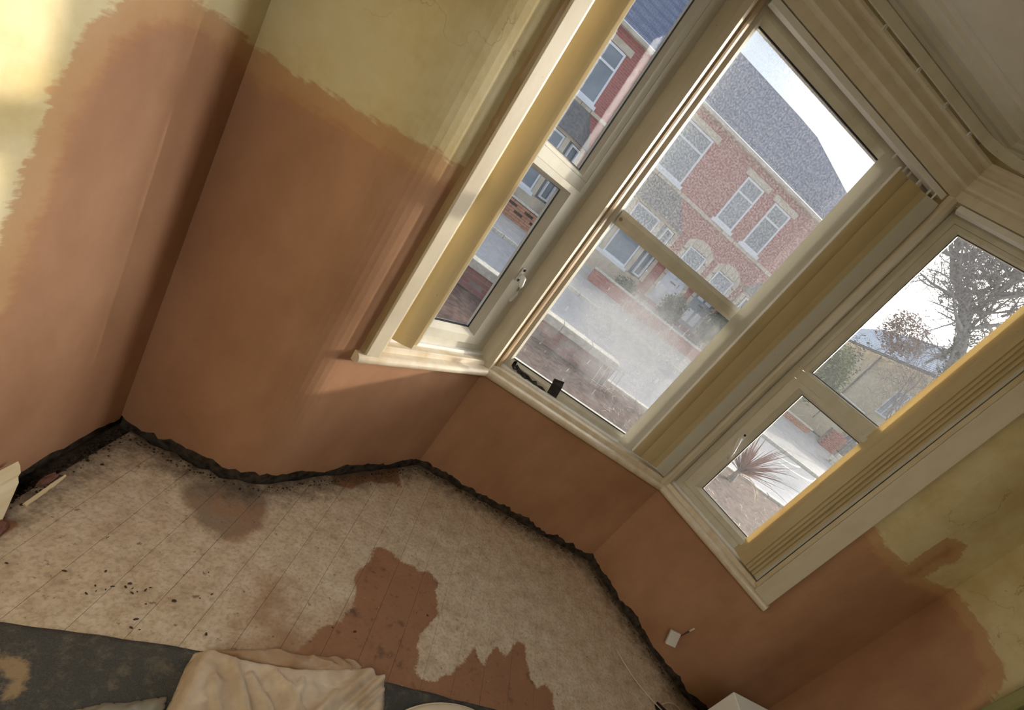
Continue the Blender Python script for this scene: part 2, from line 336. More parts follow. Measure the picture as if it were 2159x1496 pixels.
# outdoors
M['brick'] = brick_mat('red_house_brick', (0.40, 0.10, 0.085), (0.47, 0.15, 0.125), (0.44, 0.27, 0.23))
M['slate'] = brick_mat('grey_slate', (0.28, 0.32, 0.43), (0.37, 0.42, 0.54), (0.15, 0.17, 0.24))
M['pale_slate'] = simple('pale_glare_slate', (0.56, 0.61, 0.69), (0.72, 0.77, 0.83), 5, 0.7, 0.3)  # glare on the roof put into a paler slate colour
M['stone'] = simple('cream_stone', (0.58, 0.48, 0.36), (0.72, 0.62, 0.49), 3, 0.85, 0.3)
M['dkslate'] = simple('dark_bay_slate', (0.13, 0.13, 0.13), (0.20, 0.20, 0.20), 9, 0.8)
M['hframe'] = simple('white_house_frame', (0.84, 0.84, 0.86), (0.88, 0.88, 0.9), 3, 0.5)
M['hglass'] = simple('house_window_glass', (0.22, 0.26, 0.30), (0.32, 0.36, 0.40), 1.2, 0.15, spec=0.5)
M['hdoor'] = simple('pale_blue_door', (0.66, 0.68, 0.76), (0.74, 0.76, 0.82), 3, 0.5)
M['road'] = simple('wet_tarmac', (0.30, 0.30, 0.32), (0.40, 0.40, 0.42), 4, 0.35, 0.1, spec=0.6)
M['pave'] = simple('grey_paving', (0.38, 0.36, 0.35), (0.48, 0.46, 0.44), 3, 0.6)
M['soil'] = simple('garden_soil', (0.065, 0.034, 0.026), (0.16, 0.098, 0.076), 9, 0.95, 0.8)
M['coping'] = simple('flaking_coping_stone', (0.52, 0.46, 0.37), (0.72, 0.67, 0.57), 12, 0.9, 0.4)
M['gbrick'] = simple('garden_wall_brick', (0.28, 0.10, 0.085), (0.40, 0.17, 0.14), 4, 0.9, 0.3)
M['obrick'] = simple('orange_wall_brick', (0.42, 0.18, 0.10), (0.56, 0.28, 0.17), 3, 0.9, 0.3)
M['mortar'] = simple('mortar', (0.26, 0.19, 0.16), (0.34, 0.26, 0.22), 8, 0.95)
M['yellow'] = simple('yellow_render', (0.74, 0.61, 0.41), (0.80, 0.69, 0.49), 1.2, 0.9)
M['bark'] = simple('tree_bark', (0.24, 0.22, 0.20), (0.38, 0.35, 0.32), 8, 0.9, 0.5)
M['twig'] = simple('twig_bark', (0.20, 0.18, 0.18), (0.30, 0.27, 0.26), 8, 0.9)
M['leafg'] = simple('hedge_leaves', (0.16, 0.19, 0.06), (0.34, 0.36, 0.15), 2.5, 0.7)
M['leafd'] = simple('dark_hedge_leaves', (0.05, 0.07, 0.045), (0.13, 0.15, 0.10), 4, 0.7)
M['leafr'] = simple('russet_leaves', (0.25, 0.13, 0.10), (0.40, 0.24, 0.18), 2.5, 0.7)
M['cordy'] = simple('red_brown_strap_leaf', (0.26, 0.13, 0.10), (0.40, 0.22, 0.17), 6, 0.55)
M['cordy_d'] = simple('dead_strap_leaf', (0.62, 0.50, 0.36), (0.76, 0.64, 0.48), 6, 0.6)
M['line'] = simple('white_road_paint', (0.72, 0.70, 0.62), (0.80, 0.78, 0.70), 6, 0.6)

# ------------------------------------------------------------------ plan of the bay
HW = 0.625; AL, AR = math.radians(50.215), math.radians(45.932)
def fr(wd):
    if wd == 'C': return Vector((0, 0)), Vector((1, 0)), Vector((0, 1))
    if wd == 'L': return Vector((-HW, 0)), Vector((-math.cos(AL), -math.sin(AL))), Vector((-math.sin(AL), math.cos(AL)))
    return Vector((HW, 0)), Vector((math.cos(AR), -math.sin(AR))), Vector((math.sin(AR), math.cos(AR)))
def W(wd, s, o, z):
    a, d, n = fr(wd); q = a + d * s + n * o; return Vector((q.x, q.y, z))
def W2(wd, s, o): q = W(wd, s, o, 0); return (q.x, q.y)
XL, XR, YM = -1.69, 1.693, -0.707
SH, ZC = 0.693, 2.95
def arc_corner(p0, p1, p2, t, n=10):
    p0, p1, p2 = map(Vector, (p0, p1, p2)); a = (p0 - p1).normalized(); b = (p2 - p1).normalized()
    half = math.acos(max(-1, min(1, a.dot(b)))) / 2; r = t * math.tan(half)
    c = p1 + (a + b).normalized() * (r / math.sin(half)); q0 = p1 + a * t; q1 = p1 + b * t
    v0 = q0 - c; v1 = q1 - c; A = math.atan2(v0.y, v0.x); B = math.atan2(v1.y, v1.x); dl = (B - A + PI) % (2 * PI) - PI
    return [(c.x + r * math.cos(A + dl * i / n), c.y + r * math.sin(A + dl * i / n)) for i in range(n + 1)]
SLM = -YM / math.sin(AL); SRM = -YM / math.sin(AR)
PL = W2('L', SLM, 0); PR = W2('R', SRM, 0); LC = (-HW, 0); RC = (HW, 0)
def left_path():  return [(XL, YM)] + arc_corner((XL, YM), PL, LC, 0.12)
def right_path(): return arc_corner(RC, PR, (XR, YM), 0.12) + [(XR, YM)]
FULL = left_path() + [LC, RC] + right_path()
def resample(path, step):
    out = [Vector(path[0])]
    for a, b in zip(path[:-1], path[1:]):
        a, b = Vector(a), Vector(b); n = max(1, int(round((b - a).length / step)))
        out += [a.lerp(b, (i + 1) / n) for i in range(n)]
    return out
def normals(pts, closed=False):
    ns = []
    for i in range(len(pts)):
        ts = []
        if i > 0: ts.append((pts[i] - pts[i - 1]).normalized())
        if i < len(pts) - 1: ts.append((pts[i + 1] - pts[i]).normalized())
        n1 = [Vector((-t.y, t.x)) for t in ts]; nn = sum(n1, Vector((0, 0))); nn.normalize()
        ns.append(nn / max(0.3, nn.dot(n1[0])))
    return ns
def sweep(mb, path, prof, z0=0.0):    # prof: closed list of (off, z), off outward positive
    pts = [Vector(q) for q in path]; ns = normals(pts)
    return mb.loft([[(q.x + n.x * o, q.y + n.y * o, z0 + z) for o, z in prof] for q, n in zip(pts, ns)])

# plaster mask on the bay wall: height of the patch edge, by plan position
def edge_z_front(q):
    x = q.x
    if x < 0:
        k = [(-1.69, 1.385), (-1.55, 1.40), (-1.33, 1.43), (-1.22, 1.45), (-1.10, 1.468), (-0.5, 1.47)]
    else:
        k = [(0.5, 1.33), (1.06, 1.345), (1.20, 1.345), (1.30, 1.325), (1.46, 1.30), (1.58, 1.325), (1.70, 1.355)]
    for (a, za), (b, zb) in zip(k[:-1], k[1:]):
        if a <= x <= b: return za + (zb - za) * (x - a) / (b - a)
    return k[0][1] if x < k[0][0] else k[-1][1]
SM = [(1.43, 1.28), (1.462, 1.30), (1.475, 1.44), (1.50, 1.50), (1.47, 1.545), (1.425, 1.535), (1.415, 1.45)]
def wall_strip(mb, path, zlo, zhi, zb=None, step=0.02, th=0.012, maskf=None):
    """front skin with plaster mask + ragged lower edge + thickness"""
    pts = resample(path, step); ns = normals(pts); nz_ = max(2, int((zhi - zlo) / 0.02)); b = len(mb.v); vals = mb.a.setdefault('pm', [])
    for i, (q, n) in enumerate(zip(pts, ns)):
        lo = zlo
        if zb: lo = zb(q, i)
        for j in range(nz_ + 1):
            z = lo + (zhi - lo) * j / nz_
            mb.v.append((q.x, q.y, z)); vals.append(maskf(q, z))
        for j in range(2):
            mb.v.append((q.x + n.x * th, q.y + n.y * th, lo if j == 0 else zhi)); vals.append(1.0 if j == 0 else maskf(q, zhi))
    k = nz_ + 3
    for i in range(len(pts) - 1):
        a, c = b + i * k, b + (i + 1) * k
        for j in range(nz_): mb.f.append((a + j, c + j, c + j + 1, a + j + 1))
        mb.f.append((a, a + nz_ + 1, c + nz_ + 1, c)); mb.f.append((a + nz_, c + nz_, c + nz_ + 2, a + nz_ + 2))
        mb.f.append((a + nz_ + 1, a + nz_ + 2, c + nz_ + 2, c + nz_ + 1))
    for i in (0, len(pts) - 1):
        a = b + i * k; mb.f.append(tuple(a + j for j in range(nz_ + 1)) + (a + nz_ + 2, a + nz_ + 1))
    return mb
def ragged(seed, base=0.033, amp=0.026):
    def f(q, i):
        v = Vector((q.x * 9, q.y * 9, seed)); a = mnoise.noise(v) * amp + mnoise.noise(v * 4.3) * amp * 0.55 + mnoise.noise(v * 11) * amp * .45
        return base + a
    return f
def mask_front(q, z):
    e = edge_z_front(q) - z
    if q.x > 1.38 and abs(q.y - YM) < 0.05: e = max(e, sdf(SM, q.x, z) + 0.012)
    return max(-0.5, min(0.5, e))

# ------------------------------------------------------------------ room shell
S0 = 0.755; S1R = 0.83
wf = MB()
wall_strip(wf, FULL, 0.05, SH + 0.01, ragged(1.3), maskf=mask_front)
lp = left_path(); rp = right_path()
wall_strip(wf, lp + [W2('L', S0 - 0.03, 0)], SH + 0.01, ZC, maskf=mask_front)
wall_strip(wf, [W2('R', S1R - 0.03, 0)] + rp, SH + 0.01, ZC, maskf=mask_front)
wall_strip(wf, [W2('L', S0 - 0.03, 0), LC, RC, W2('R', S1R - 0.03, 0)], 2.80, ZC, maskf=mask_front)
wall_front = wf.build('wall_front', M['plaster'], kind='structure')
# masonry behind the skin
bk = MB()
sweep(bk, FULL, [(0.0125, -0.06), (0.24, -0.06), (0.24, SH + 0.005), (0.0125, SH + 0.005)])
bk.build('masonry', M['gap'], wall_front)
bk = MB()
sweep(bk, lp + [W2('L', S0 - 0.02, 0)], [(0.0125, SH + 0.005), (0.24, SH + 0.005), (0.24, ZC), (0.0125, ZC)])
sweep(bk, [W2('R', S1R - 0.10, 0)] + rp, [(0.0125, SH + 0.005), (0.24, SH + 0.005), (0.24, ZC), (0.0125, ZC)])
sweep(bk, [W2('L', S0 - 0.02, 0), LC, RC, W2('R', S1R - 0.10, 0)], [(0.0125, 2.80), (0.24, 2.80), (0.24, ZC), (0.0125, ZC)])
bk.build('masonry', M['gap'], wall_front)

YB = -4.8
LPOLY = [(-0.70, 1.388), (-0.79, 1.405), (-0.90, 1.43), (-1.0, 1.43), (-1.08, 1.395), (-1.15, 1.33), (-1.19, 1.20), (-1.205, 1.06), (-1.235, 0.85), (-1.27, 0.60), (-1.32, 0.3), (-1.36, -0.2), (-0.5, -0.2), (-0.5, 1.38)]
RPOLY = [(-0.5, 1.37), (-0.70, 1.362), (-0.80, 1.352), (-0.90, 1.335), (-1.0, 1.30), (-1.06, 1.285), (-1.10, 1.22), (-1.13, 1.15), (-1.16, 1.0), (-1.16, -0.2), (-0.5, -0.2)]
wl = MB(); wall_strip(wl, [(XL, YB), (XL, YM)], 0.03, ZC, ragged(4.1, 0.028, 0.02), 0.025, maskf=lambda q, z: max(-.5, min(.5, sdf(LPOLY, q.y, z))))
# the path runs in +y, so thickness goes to -x
wall_left = wl.build('wall_left', M['plaster'], kind='structure')
MB().box((XL - 0.25, YB, -0.06), (XL - 0.0125, YM + 0.24, ZC)).build('masonry', M['gap'], wall_left)
YE = -1.165
wr = MB(); wall_strip(wr, [(XR, YM), (XR, YE)], 0.05, ZC, ragged(6.6), 0.02, maskf=lambda q, z: max(-.5, min(.5, sdf(RPOLY, q.y, z))))
wall_right = wr.build('wall_right', M['plaster'], kind='structure')
mb = MB(); mb.box((XR + 0.0125, YE, -0.06), (XR + 0.25, YM + 0.24, ZC)); mb.build('masonry', M['gap'], wall_right)
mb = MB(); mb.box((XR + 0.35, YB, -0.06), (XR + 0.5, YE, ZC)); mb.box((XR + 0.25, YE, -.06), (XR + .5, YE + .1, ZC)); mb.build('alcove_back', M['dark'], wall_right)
MB().box((XR - 0.045, YE - 0.055, 0.0), (XR + 0.02, YE - 0.001, ZC)).build('trim_1', M['olive'], kind='structure', bevel=0.006)
MB().box((XL - .25, YB - 0.2, -0.06), (XR + .5, YB, ZC)).build('wall_back', simple('back_wall_paint', (0.62, 0.54, 0.34), (0.66, 0.58, 0.38), 4, 0.8), kind='structure')
MB().box((XL - .25, YB - .2, ZC), (XR + .5, 0.26, ZC + 0.1)).build('ceiling', M['ceil'], kind='structure')

# floor: dirty void below, then single boards
STB = [(-0.634, -0.707), (-0.599, -0.68), (-0.551, -0.684), (-0.506, -0.704), (-0.437, -0.7), (-0.407, -0.72), (-0.369, -0.689), (-0.323, -0.709), (-0.3, -0.733), (-0.309, -0.774), (-0.289, -0.806), (-0.264, -0.884), (-0.291, -0.936), (-0.297, -0.968), (-0.319, -1.001), (-0.315, -1.048), (-0.297, -1.074), (-0.297, -1.151), (-0.261, -1.161), (-0.203, -1.157), (-0.184, -1.124), (-0.143, -1.095), (-0.1, -1.025), (-0.07, -0.947), (-0.048, -0.982), (-0.008, -1.014), (0.009, -0.95), (0.041, -0.895), (0.094, -0.929), (0.134, -0.83), (0.181, -0.821), (0.198, -0.877), (0.227, -0.977), (0.265, -1.005), (0.315, -0.968), (0.349, -1.001), (0.358, -1.066), (0.359, -1.178), (0.2, -1.5), (-0.583, -1.475), (-0.732, -1.287), (-0.7, -1.217), (-0.687, -1.188), (-0.679, -1.134), (-0.619, -1.085), (-0.621, -1.052), (-0.6, -1.013), (-0.631, -0.924), (-0.661, -0.876), (-0.645, -0.841), (-0.622, -0.774)]
STS = [(-0.926, -1.057), (-0.867, -1.039), (-0.824, -1.086), (-0.81, -1.145), (-0.752, -1.149), (-0.707, -1.16), (-0.6, -1.0), (-0.58, -1.3), (-0.826, -1.36), (-0.878, -1.295), (-0.845, -1.224), (-0.911, -1.225), (-0.911, -1.158)]
STG = [(-1.356, -0.851), (-1.333, -0.8), (-1.268, -0.761), (-1.203, -0.701), (-1.145, -0.709), (-1.093, -0.743), (-1.066, -0.803), (-1.053, -0.869), (-1.073, -0.936), (-1.099, -0.97), (-1.143, -0.974), (-1.208, -0.96), (-1.278, -0.922), (-1.326, -0.894)]
ST3 = [(-0.96, -0.42), (-0.875, -0.30), (-0.72, -0.12), (-0.647, -0.274), (-0.70, -0.26), (-0.753, -0.32), (-0.80, -0.33), (-0.855, -0.446), (-0.938, -0.476)]
HOLE = [(-1.64, -1.20), (-1.598, -1.201), (-1.575, -1.19), (-1.562, -1.21), (-1.57, -1.26), (-1.60, -1.30), (-1.66, -1.32)]
ROOM = [tuple(q) for q in FULL] + [(XR, YB), (XL, YB)]
floor = MB().box((XL - .2, YB, -0.12), (XR + .45, 0.2, -0.035)).build('floor', M['dirt'], kind='structure')
def out_y(x):           # inner wall line y at x
    if abs(x) <= HW: return 0.0
    f = FULL
    for (ax, ay), (bx, by) in zip(f[:-1], f[1:]):
        if min(ax, bx) <= x <= max(ax, bx) and abs(bx - ax) > 1e-6: return ay + (by - ay) * (x - ax) / (bx - ax)
    return YM
bw = 0.126; x = -1.642; nb = 0
while x < XR - 0.02:
    x1 = min(x + bw, XR - 0.008); g = 0.0005
    mb = MB(); A = {k: [] for k in ('brown', 'soft', 'grey', 'wall_gap')}
    cols = 9; xs = [x + g + (x1 - x - 2 * g) * i / (cols - 1) for i in range(cols)]
    if nb == 0: xs[0] += 0.004
    tops = [out_y(xx) - 0.010 + mnoise.noise(Vector((xx * 22, 3.3, 0))) * 0.018 - 0.012 for xx in xs]
    rows = 120; ysl = [YB + 0.01] + [-1.75 + 1.0 * 0 + (1.0) * 0 for _ in range(0)]
    for j in range(rows + 1):
        for i, xx in enumerate(xs):
            y = (YB + 0.01) if j == 0 else (-1.85 + (tops[i] + 1.85) * (j - 1) / (rows - 1))
            mb.v.append((xx, y, mnoise.noise(Vector((xx * 4, y * 4, 1))) * 0.0012))
            A['brown'].append(max(-.4, max(sdf(STB, xx, y), sdf(ST3, xx, y), sdf(HOLE, xx, y)))); A['soft'].append(max(-.4, sdf(STS, xx, y))); A['grey'].append(max(-.4, sdf(STG, xx, y)))
            A['wall_gap'].append(max(0.0, min(0.5, sdf(ROOM, xx, y))))
    nv = len(mb.v)
    for j in range(rows):
        for i in range(cols - 1): mb.f.append((j * cols + i, j * cols + i + 1, (j + 1) * cols + i + 1, (j + 1) * cols + i))
    per = [j * cols for j in range(rows + 1)] + [rows * cols + i for i in range(1, cols)] + [j * cols + cols - 1 for j in range(rows - 1, -1, -1)] + [i for i in range(cols - 2, 0, -1)]
    for k in per:
        v = mb.v[k]; mb.v.append((v[0], v[1], -0.022))
        for kk in A: A[kk].append(A[kk][k])
    L_ = len(per)
    for k in range(L_): mb.f.append((per[k], per[(k + 1) % L_], nv + (k + 1) % L_, nv + k))
    mb.a = A; mb.build('floorboard', M['floor'], floor)
    x += bw; nb += 1
# grit along the foot of the wall
gr = MB(); pts = resample(FULL, 0.008); ns = normals(pts)
def chunk(mb, c, r, zf=0.6):
    vs = []; n = 6
    for k in range(n):
        a = 2 * PI * k / n; q = r * random.uniform(.6, 1.2); vs.append((c[0] + q * math.cos(a), c[1] + q * math.sin(a), c[2]))
    for k in range(n):
        a = 2 * PI * k / n; q = r * random.uniform(.3, .7); vs.append((c[0] + q * math.cos(a), c[1] + q * math.sin(a), c[2] + r * zf * random.uniform(.7, 1.3)))
    mb.add(vs, [tuple(range(n))[::-1], tuple(range(n, 2 * n))] + [(k, (k + 1) % n, n + (k + 1) % n, n + k) for k in range(n)])
for q, n in zip(pts, ns):
    for _ in range(3):
        d = abs(random.gauss(0, 0.03)) + 0.004
        if d > 0.11: continue
        r = random.uniform(0.0015, 0.006) * (1 if d < .06 else .6)
        chunk(gr, (q.x - n.x * d, q.y - n.y * d, (0.0005 if d > .035 else -0.03)), r)
for y in [YM - 0.004 * k for k in range(130)]:
    for _ in range(3):
        d = abs(random.gauss(0, 0.03)) + 0.006; chunk(gr, (XL + d, y + random.uniform(-.01, .01), 0.0005 if d > .03 else -.03), random.uniform(.0015, .006))
gr.build('grit', M['dirt'], floor, kind='stuff')
ch = MB()
for _ in range(90):
    x_, y_ = random.uniform(-1.55, 1.1), random.uniform(-1.3, -0.05)
    if sdf(ROOM, x_, y_) < 0.05: continue
    chunk(ch, (x_, y_, 0.0008), random.uniform(.001, .0028))
for i in range(22):
    q = pts[int(len(pts) * random.uniform(.62, .95))]; chunk(ch, (q.x - random.uniform(.05, .16), q.y - random.uniform(.03, .12), .001), random.uniform(.001, .004))
ch.build('plaster_chips', M['chip'], floor, kind='stuff')

# ------------------------------------------------------------------ sills and timber trims
sp = [W2('L', 0.772, 0), LC, RC, W2('R', 0.829, 0)]
nose = [(0.03, 0.0)] + [(-0.020 + 0.0215 * math.cos(a), 0.0215 + 0.0215 * math.sin(a)) for a in [math.radians(270 - i * 18) for i in range(11)]] + [(0.03, 0.043)]
sweep(MB(), sp, nose, SH).build('trim_2', M['sill'], kind='structure', smooth=False)
sp2 = [W2('L', 0.69, 0), LC, RC, W2('R', 0.735, 0)]
sweep(MB(), sp2, [(0.008, 0.0), (0.012, 0.022), (0.016, 0.025), (0.052, 0.025), (0.052, 0.0)], SH + 0.0425).build('trim_3', M['sill'], kind='structure')
sp3 = [W2('L', 0.675, 0), LC, RC, W2('R', 0.70, 0)]
sweep(MB(), sp3, [(0.0525, -0.02), (0.0525, 0.034), (0.056, 0.038), (0.16, 0.042), (0.16, -0.02)], SH + 0.043).build('trim_4', M['white'], kind='structure')
sweep(MB(), sp3, [(0.06, -0.10), (0.06, -0.001), (0.24, -0.001), (0.24, -0.10)], SH + 0.02).build('trim_5', M['gap'], kind='structure')
ZS, ZH = SH + 0.08, 2.66          # subsill top, underside of head
Z0 = SH + 0.043
# corner posts: face towards each side window, brown bead towards the centre window
def post(sgn, nm):
    wd = 'L' if sgn < 0 else 'R'
    a = W2(wd, 0.016, 0.17); b = W2(wd, 0.016, 0.083); c = (sgn * 0.640, -0.006); d = (sgn * 0.612, -0.010)
    e0 = (sgn * 0.598, 0.012)
    cove = [(sgn * (0.598 - 0.036 * math.sin(t)), 0.012 + 0.062 * (1 - math.cos(t))) for t in [k * PI / 2 / 5 for k in range(6)]]
    o = MB().prism([a, b, c, d, e0, (sgn * 0.60, 0.17)], Z0, ZH).build(nm, M['casing'], kind='structure')
    MB().prism([(sgn * 0.5985, 0.0125)] + cove[1:] + [(sgn * 0.562, 0.17), (sgn * 0.5985, 0.17)], Z0, ZH).build('bead', M['cove'], o)
post(-1, 'trim_6'); post(1, 'trim_7')
# casings at the outer jambs
def casing(wd, s0, s1, nm):
    o = MB(); o.prism([W2(wd, s0, -0.031), W2(wd, s1, -0.031), W2(wd, s1, -0.001), W2(wd, s0, -0.001)], SH + 0.043, 2.80)
    o = o.build(nm, M['casing'], kind='structure', bevel=0.003)
    MB().prism([W2(wd, s0 - 0.022, -0.012), W2(wd, s0 - 0.001, -0.018), W2(wd, s0 - 0.001, 0.075), W2(wd, s0 - 0.012, 0.075), W2(wd, s0 - 0.022, 0.0)], SH + 0.0685, 2.70).build('jamb_bead', M['cream'], o)
    MB().prism([W2(wd, s0 - 0.0009, 0.001), W2(wd, s1 - 0.004, 0.001), W2(wd, s1 - 0.004, 0.012), W2(wd, s0 + 0.03, 0.16), W2(wd, s0 - 0.0218, 0.16), W2(wd, s0 - 0.0218, 0.0765), W2(wd, s0 - 0.0009, 0.0765)], SH + 0.043, 2.70).build('reveal', M['cream'], o)
    return o
cL = casing('L', 0.682, 0.745, 'trim_8'); casing('R', 0.728, 0.822, 'trim_9')
# crumbling filler edge along the left casing
mb = MB(); rg = []
for k in range(90):
    z = SH + 0.045 + k * 0.021; e = 0.754 + 0.006 * mnoise.noise(Vector((0, 0, z * 7))) + 0.003 * mnoise.noise(Vector((1, 0, z * 40)))
    rg.append([W('L', 0.7455, -0.022, z), W('L', e, -0.012, z), W('L', e + .002, 0.0, z), W('L', 0.7455, 0.0, z)])
mb.loft(rg); mb.build('filler_edge', M['cove'], cL)
# head: lintel board, mouldings, architrave swept round the bay
hp = [W2('L', 0.745, 0), LC, RC, W2('R', 0.822, 0)]
sweep(MB(), hp, [(0.16, -0.005), (0.045, -0.005), (0.045, 0.0), (0.012, 0.002), (0.012, 0.045), (-0.006, 0.05), (-0.012, 0.058), (-0.012, 0.066), (-0.002, 0.07), (-0.002, 0.098), (-0.016, 0.104), (-0.020, 0.112), (-0.016, 0.120), (-0.008, 0.124), (-0.008, 0.142), (-0.020, 0.147), (-0.028, 0.155), (-0.030, 0.165), (-0.012, 0.175), (0.16, 0.175)], ZH).build('trim_10', M['head'], kind='structure')
# cornice all along the front
sweep(MB(), FULL, [(-0.001, -0.062), (-0.018, -0.062), (-0.022, -0.050), (-0.036, -0.046), (-0.052, -0.034), (-0.075, -0.030), (-0.085, -0.018), (-0.112, -0.014), (-0.120, -0.002), (-0.150, -0.0005), (-0.001, -0.0005)], ZC).build('trim_11', M['ceil'], kind='structure')
for xx, nm, s in ((XL, 'trim_12', 1), (XR, 'trim_13', -1)):
    prof = [(0.001, -0.062), (0.018, -0.062), (0.022, -0.050), (0.036, -0.046), (0.052, -0.034), (0.075, -0.030), (0.085, -0.018), (0.112, -0.014), (0.120, -0.002), (0.150, -0.0005), (0.001, -0.0005)]
    MB().loft([[(xx + s * o, y, ZC + z) for o, z in prof] for y in (YB, YM - 0.13)]).build(nm, M['ceil'], kind='structure')

# ------------------------------------------------------------------ windows
def frame_bar(mb, wd, s0, s1, z0, z1, o0, o1):
    a, d, n = fr(wd); d3 = Vector((d.x, d.y, 0)); n3 = Vector((n.x, n.y, 0))
    return mb.obox(W(wd, s0, o0, z0), d3 * (s1 - s0), n3 * (o1 - o0), Vector((0, 0, z1 - z0)))
def ring(mb, wd, s0, s1, z0, z1, wl_, wr_, wb, wt, o0, o1, ch=0.0):
    """mitred frame with an optional chamfer towards the glass"""
    def loop(i, o): return [W(wd, s0 + wl_ * i, o, z0 + wb * i), W(wd, s1 - wr_ * i, o, z0 + wb * i), W(wd, s1 - wr_ * i, o, z1 - wt * i), W(wd, s0 + wl_ * i, o, z1 - wt * i)]
    ls = [loop(0, o1), loop(0, o0), loop(0.6, o0), loop(1, o0 + ch), loop(1, o1)]
    b = len(mb.v)
    for l in ls: mb.v += [tuple(q) for q in l]
    for i in range(5):
        for j in range(4):
            k = (j + 1) % 4; n = ((i + 1) % 5) * 4; mb.f.append((b + i * 4 + j, b + i * 4 + k, b + n + k, b + n + j))
    return mb
def pane(wd, s0, s1, z0, z1, o, mt, par, nm='pane'):
    frame_bar(MB(), wd, s0, s1, z0, z1, o, o + 0.004).build(nm, mt, par)
# centre window (fixed top and bottom lights)
CB, CT = ZS, 2.658
wc = empty('window_1', (0, 0.1, ZS), kind='structure')
xl = 0.526
mb = MB(); ring(mb, 'C', -0.561, 0.561, CB, CT, 0.035, 0.035, 0.047, 0.072, 0.078, 0.14, 0.015); mb.build('outer_frame', M['upvc'], wc)
mb = MB(); a0, a1 = 1.664, 1.740
mb.loft([[(sx * xl, y, z) for y, z in ((0.097, a0), (0.084, a0 + .018), (0.084, a1 - .022), (0.097, a1), (0.14, a1), (0.14, a0))] for sx in (-1, 1)])
mb.build('transom', M['upvc'], wc)
mb = MB(); mb.tube([(-0.512, 0.0835, 1.699), (-0.512, 0.080, 1.699)], 0.009, 12); mb.build('screw_cap', M['cove'], wc)
pane('C', -xl, xl, CB + 0.047, a0, 0.104, M['glass_c2'], wc); pane('C', -xl, xl, a1, CT - 0.072, 0.104, M['glass_c1'], wc)
mb = MB(); frame_bar(mb, 'C', -xl, xl, CB + 0.047, CB + 0.052, 0.094, 0.103); frame_bar(mb, 'C', -xl, xl, CT - 0.077, CT - 0.072, 0.094, 0.103); mb.build('gasket', M['rubber'], wc)
def side_window(wd, nm, f1, g_low, g_up, s_end, zz):
    """outer frame, transom, fixed top light, opening lower sash with handle"""
    (lb, lt, ub, ut) = zz
    r = empty(nm, W(wd, 0.35, 0.1, ZS), kind='structure')
    mb = MB(); ring(mb, wd, 0.018, s_end, ZS, 2.658, f1 - 0.018, 0.05, 0.042, 0.05, 0.076, 0.15, 0.004); mb.build('outer_frame', M['upvc'], r)
    mb = MB(); frame_bar(mb, wd, f1, s_end - 0.05, lt + 0.046, ub - 0.022, 0.08, 0.15); mb.build('transom', M['upvc'], r)
    mb = MB(); ring(mb, wd, f1 + 0.001, s_end - 0.051, ub - 0.021, 2.607, g_up - f1, 0.03, 0.02, 0.03, 0.082, 0.108, 0.016); mb.build('glazing_bead', M['upvc'], r)
    sash = MB(); ring(sash, wd, f1 + 0.001, s_end - 0.051, ZS + 0.043, lt + 0.045, g_low - f1, 0.09, lb - ZS - 0.043, 0.044, 0.064, 0.108, 0.032)
    sash = sash.build('sash', M['upvc'], r)
    pane(wd, g_up, s_end - 0.08, ub, 2.578, 0.102, M['glass_s'], r)
    pane(wd, g_low, s_end - 0.13, lb, lt, 0.102, M['glass_s'], sash)
    mb = MB()
    ring(mb, wd, g_low - 0.004, s_end - 0.135, lb - 0.004, lt + 0.004, 0.004, 0.004, 0.004, 0.004, 0.090, 0.101)
    ring(mb, wd, g_up - 0.004, s_end - 0.085, ub - 0.004, 2.582, 0.004, 0.004, 0.004, 0.004, 0.093, 0.1015)
    mb.build('gasket', M['rubber'], r)
    return r, sash
rL, sashL = side_window('L', 'window_2', 0.085, 0.193, 0.156, 0.660, (0.892, 1.627, 1.740, 2.58))
rR, sashR = side_window('R', 'window_3', 0.060, 0.155, 0.108, 0.706, (0.869, 1.614, 1.733, 2.58))
def handle(wd, s, z, par, lean):
    base = MB(); frame_bar(base, wd, s - 0.011, s + 0.011, z - 0.03, z + 0.035, 0.056, 0.0635); b = base.build('handle', M['white'], par, bevel=0.002)
    lev = MB(); lev.tube([W(wd, s, 0.057, z), W(wd, s, 0.034, z - 0.004), W(wd, s + lean * .35, 0.024, z - 0.035), W(wd, s + lean * .75, 0.022, z - 0.08), W(wd, s + lean, 0.028, z - 0.125)], [0.010, 0.013, 0.011, 0.010, 0.007], 8)
    for v in (0.027, -0.026):
        c = W(wd, s, 0.0555, z + v); mb = MB(); mb.tube([c, W(wd, s, 0.053, z + v)], 0.007, 10); mb.build('screw_hole', M['rubber'], par)
    return lev.build('handle_lever', M['white'], par, smooth=True)
handle('L', 0.125, 1.235, sashL, 0.0); handle('R', 0.108, 1.235, sashR, 0.035)

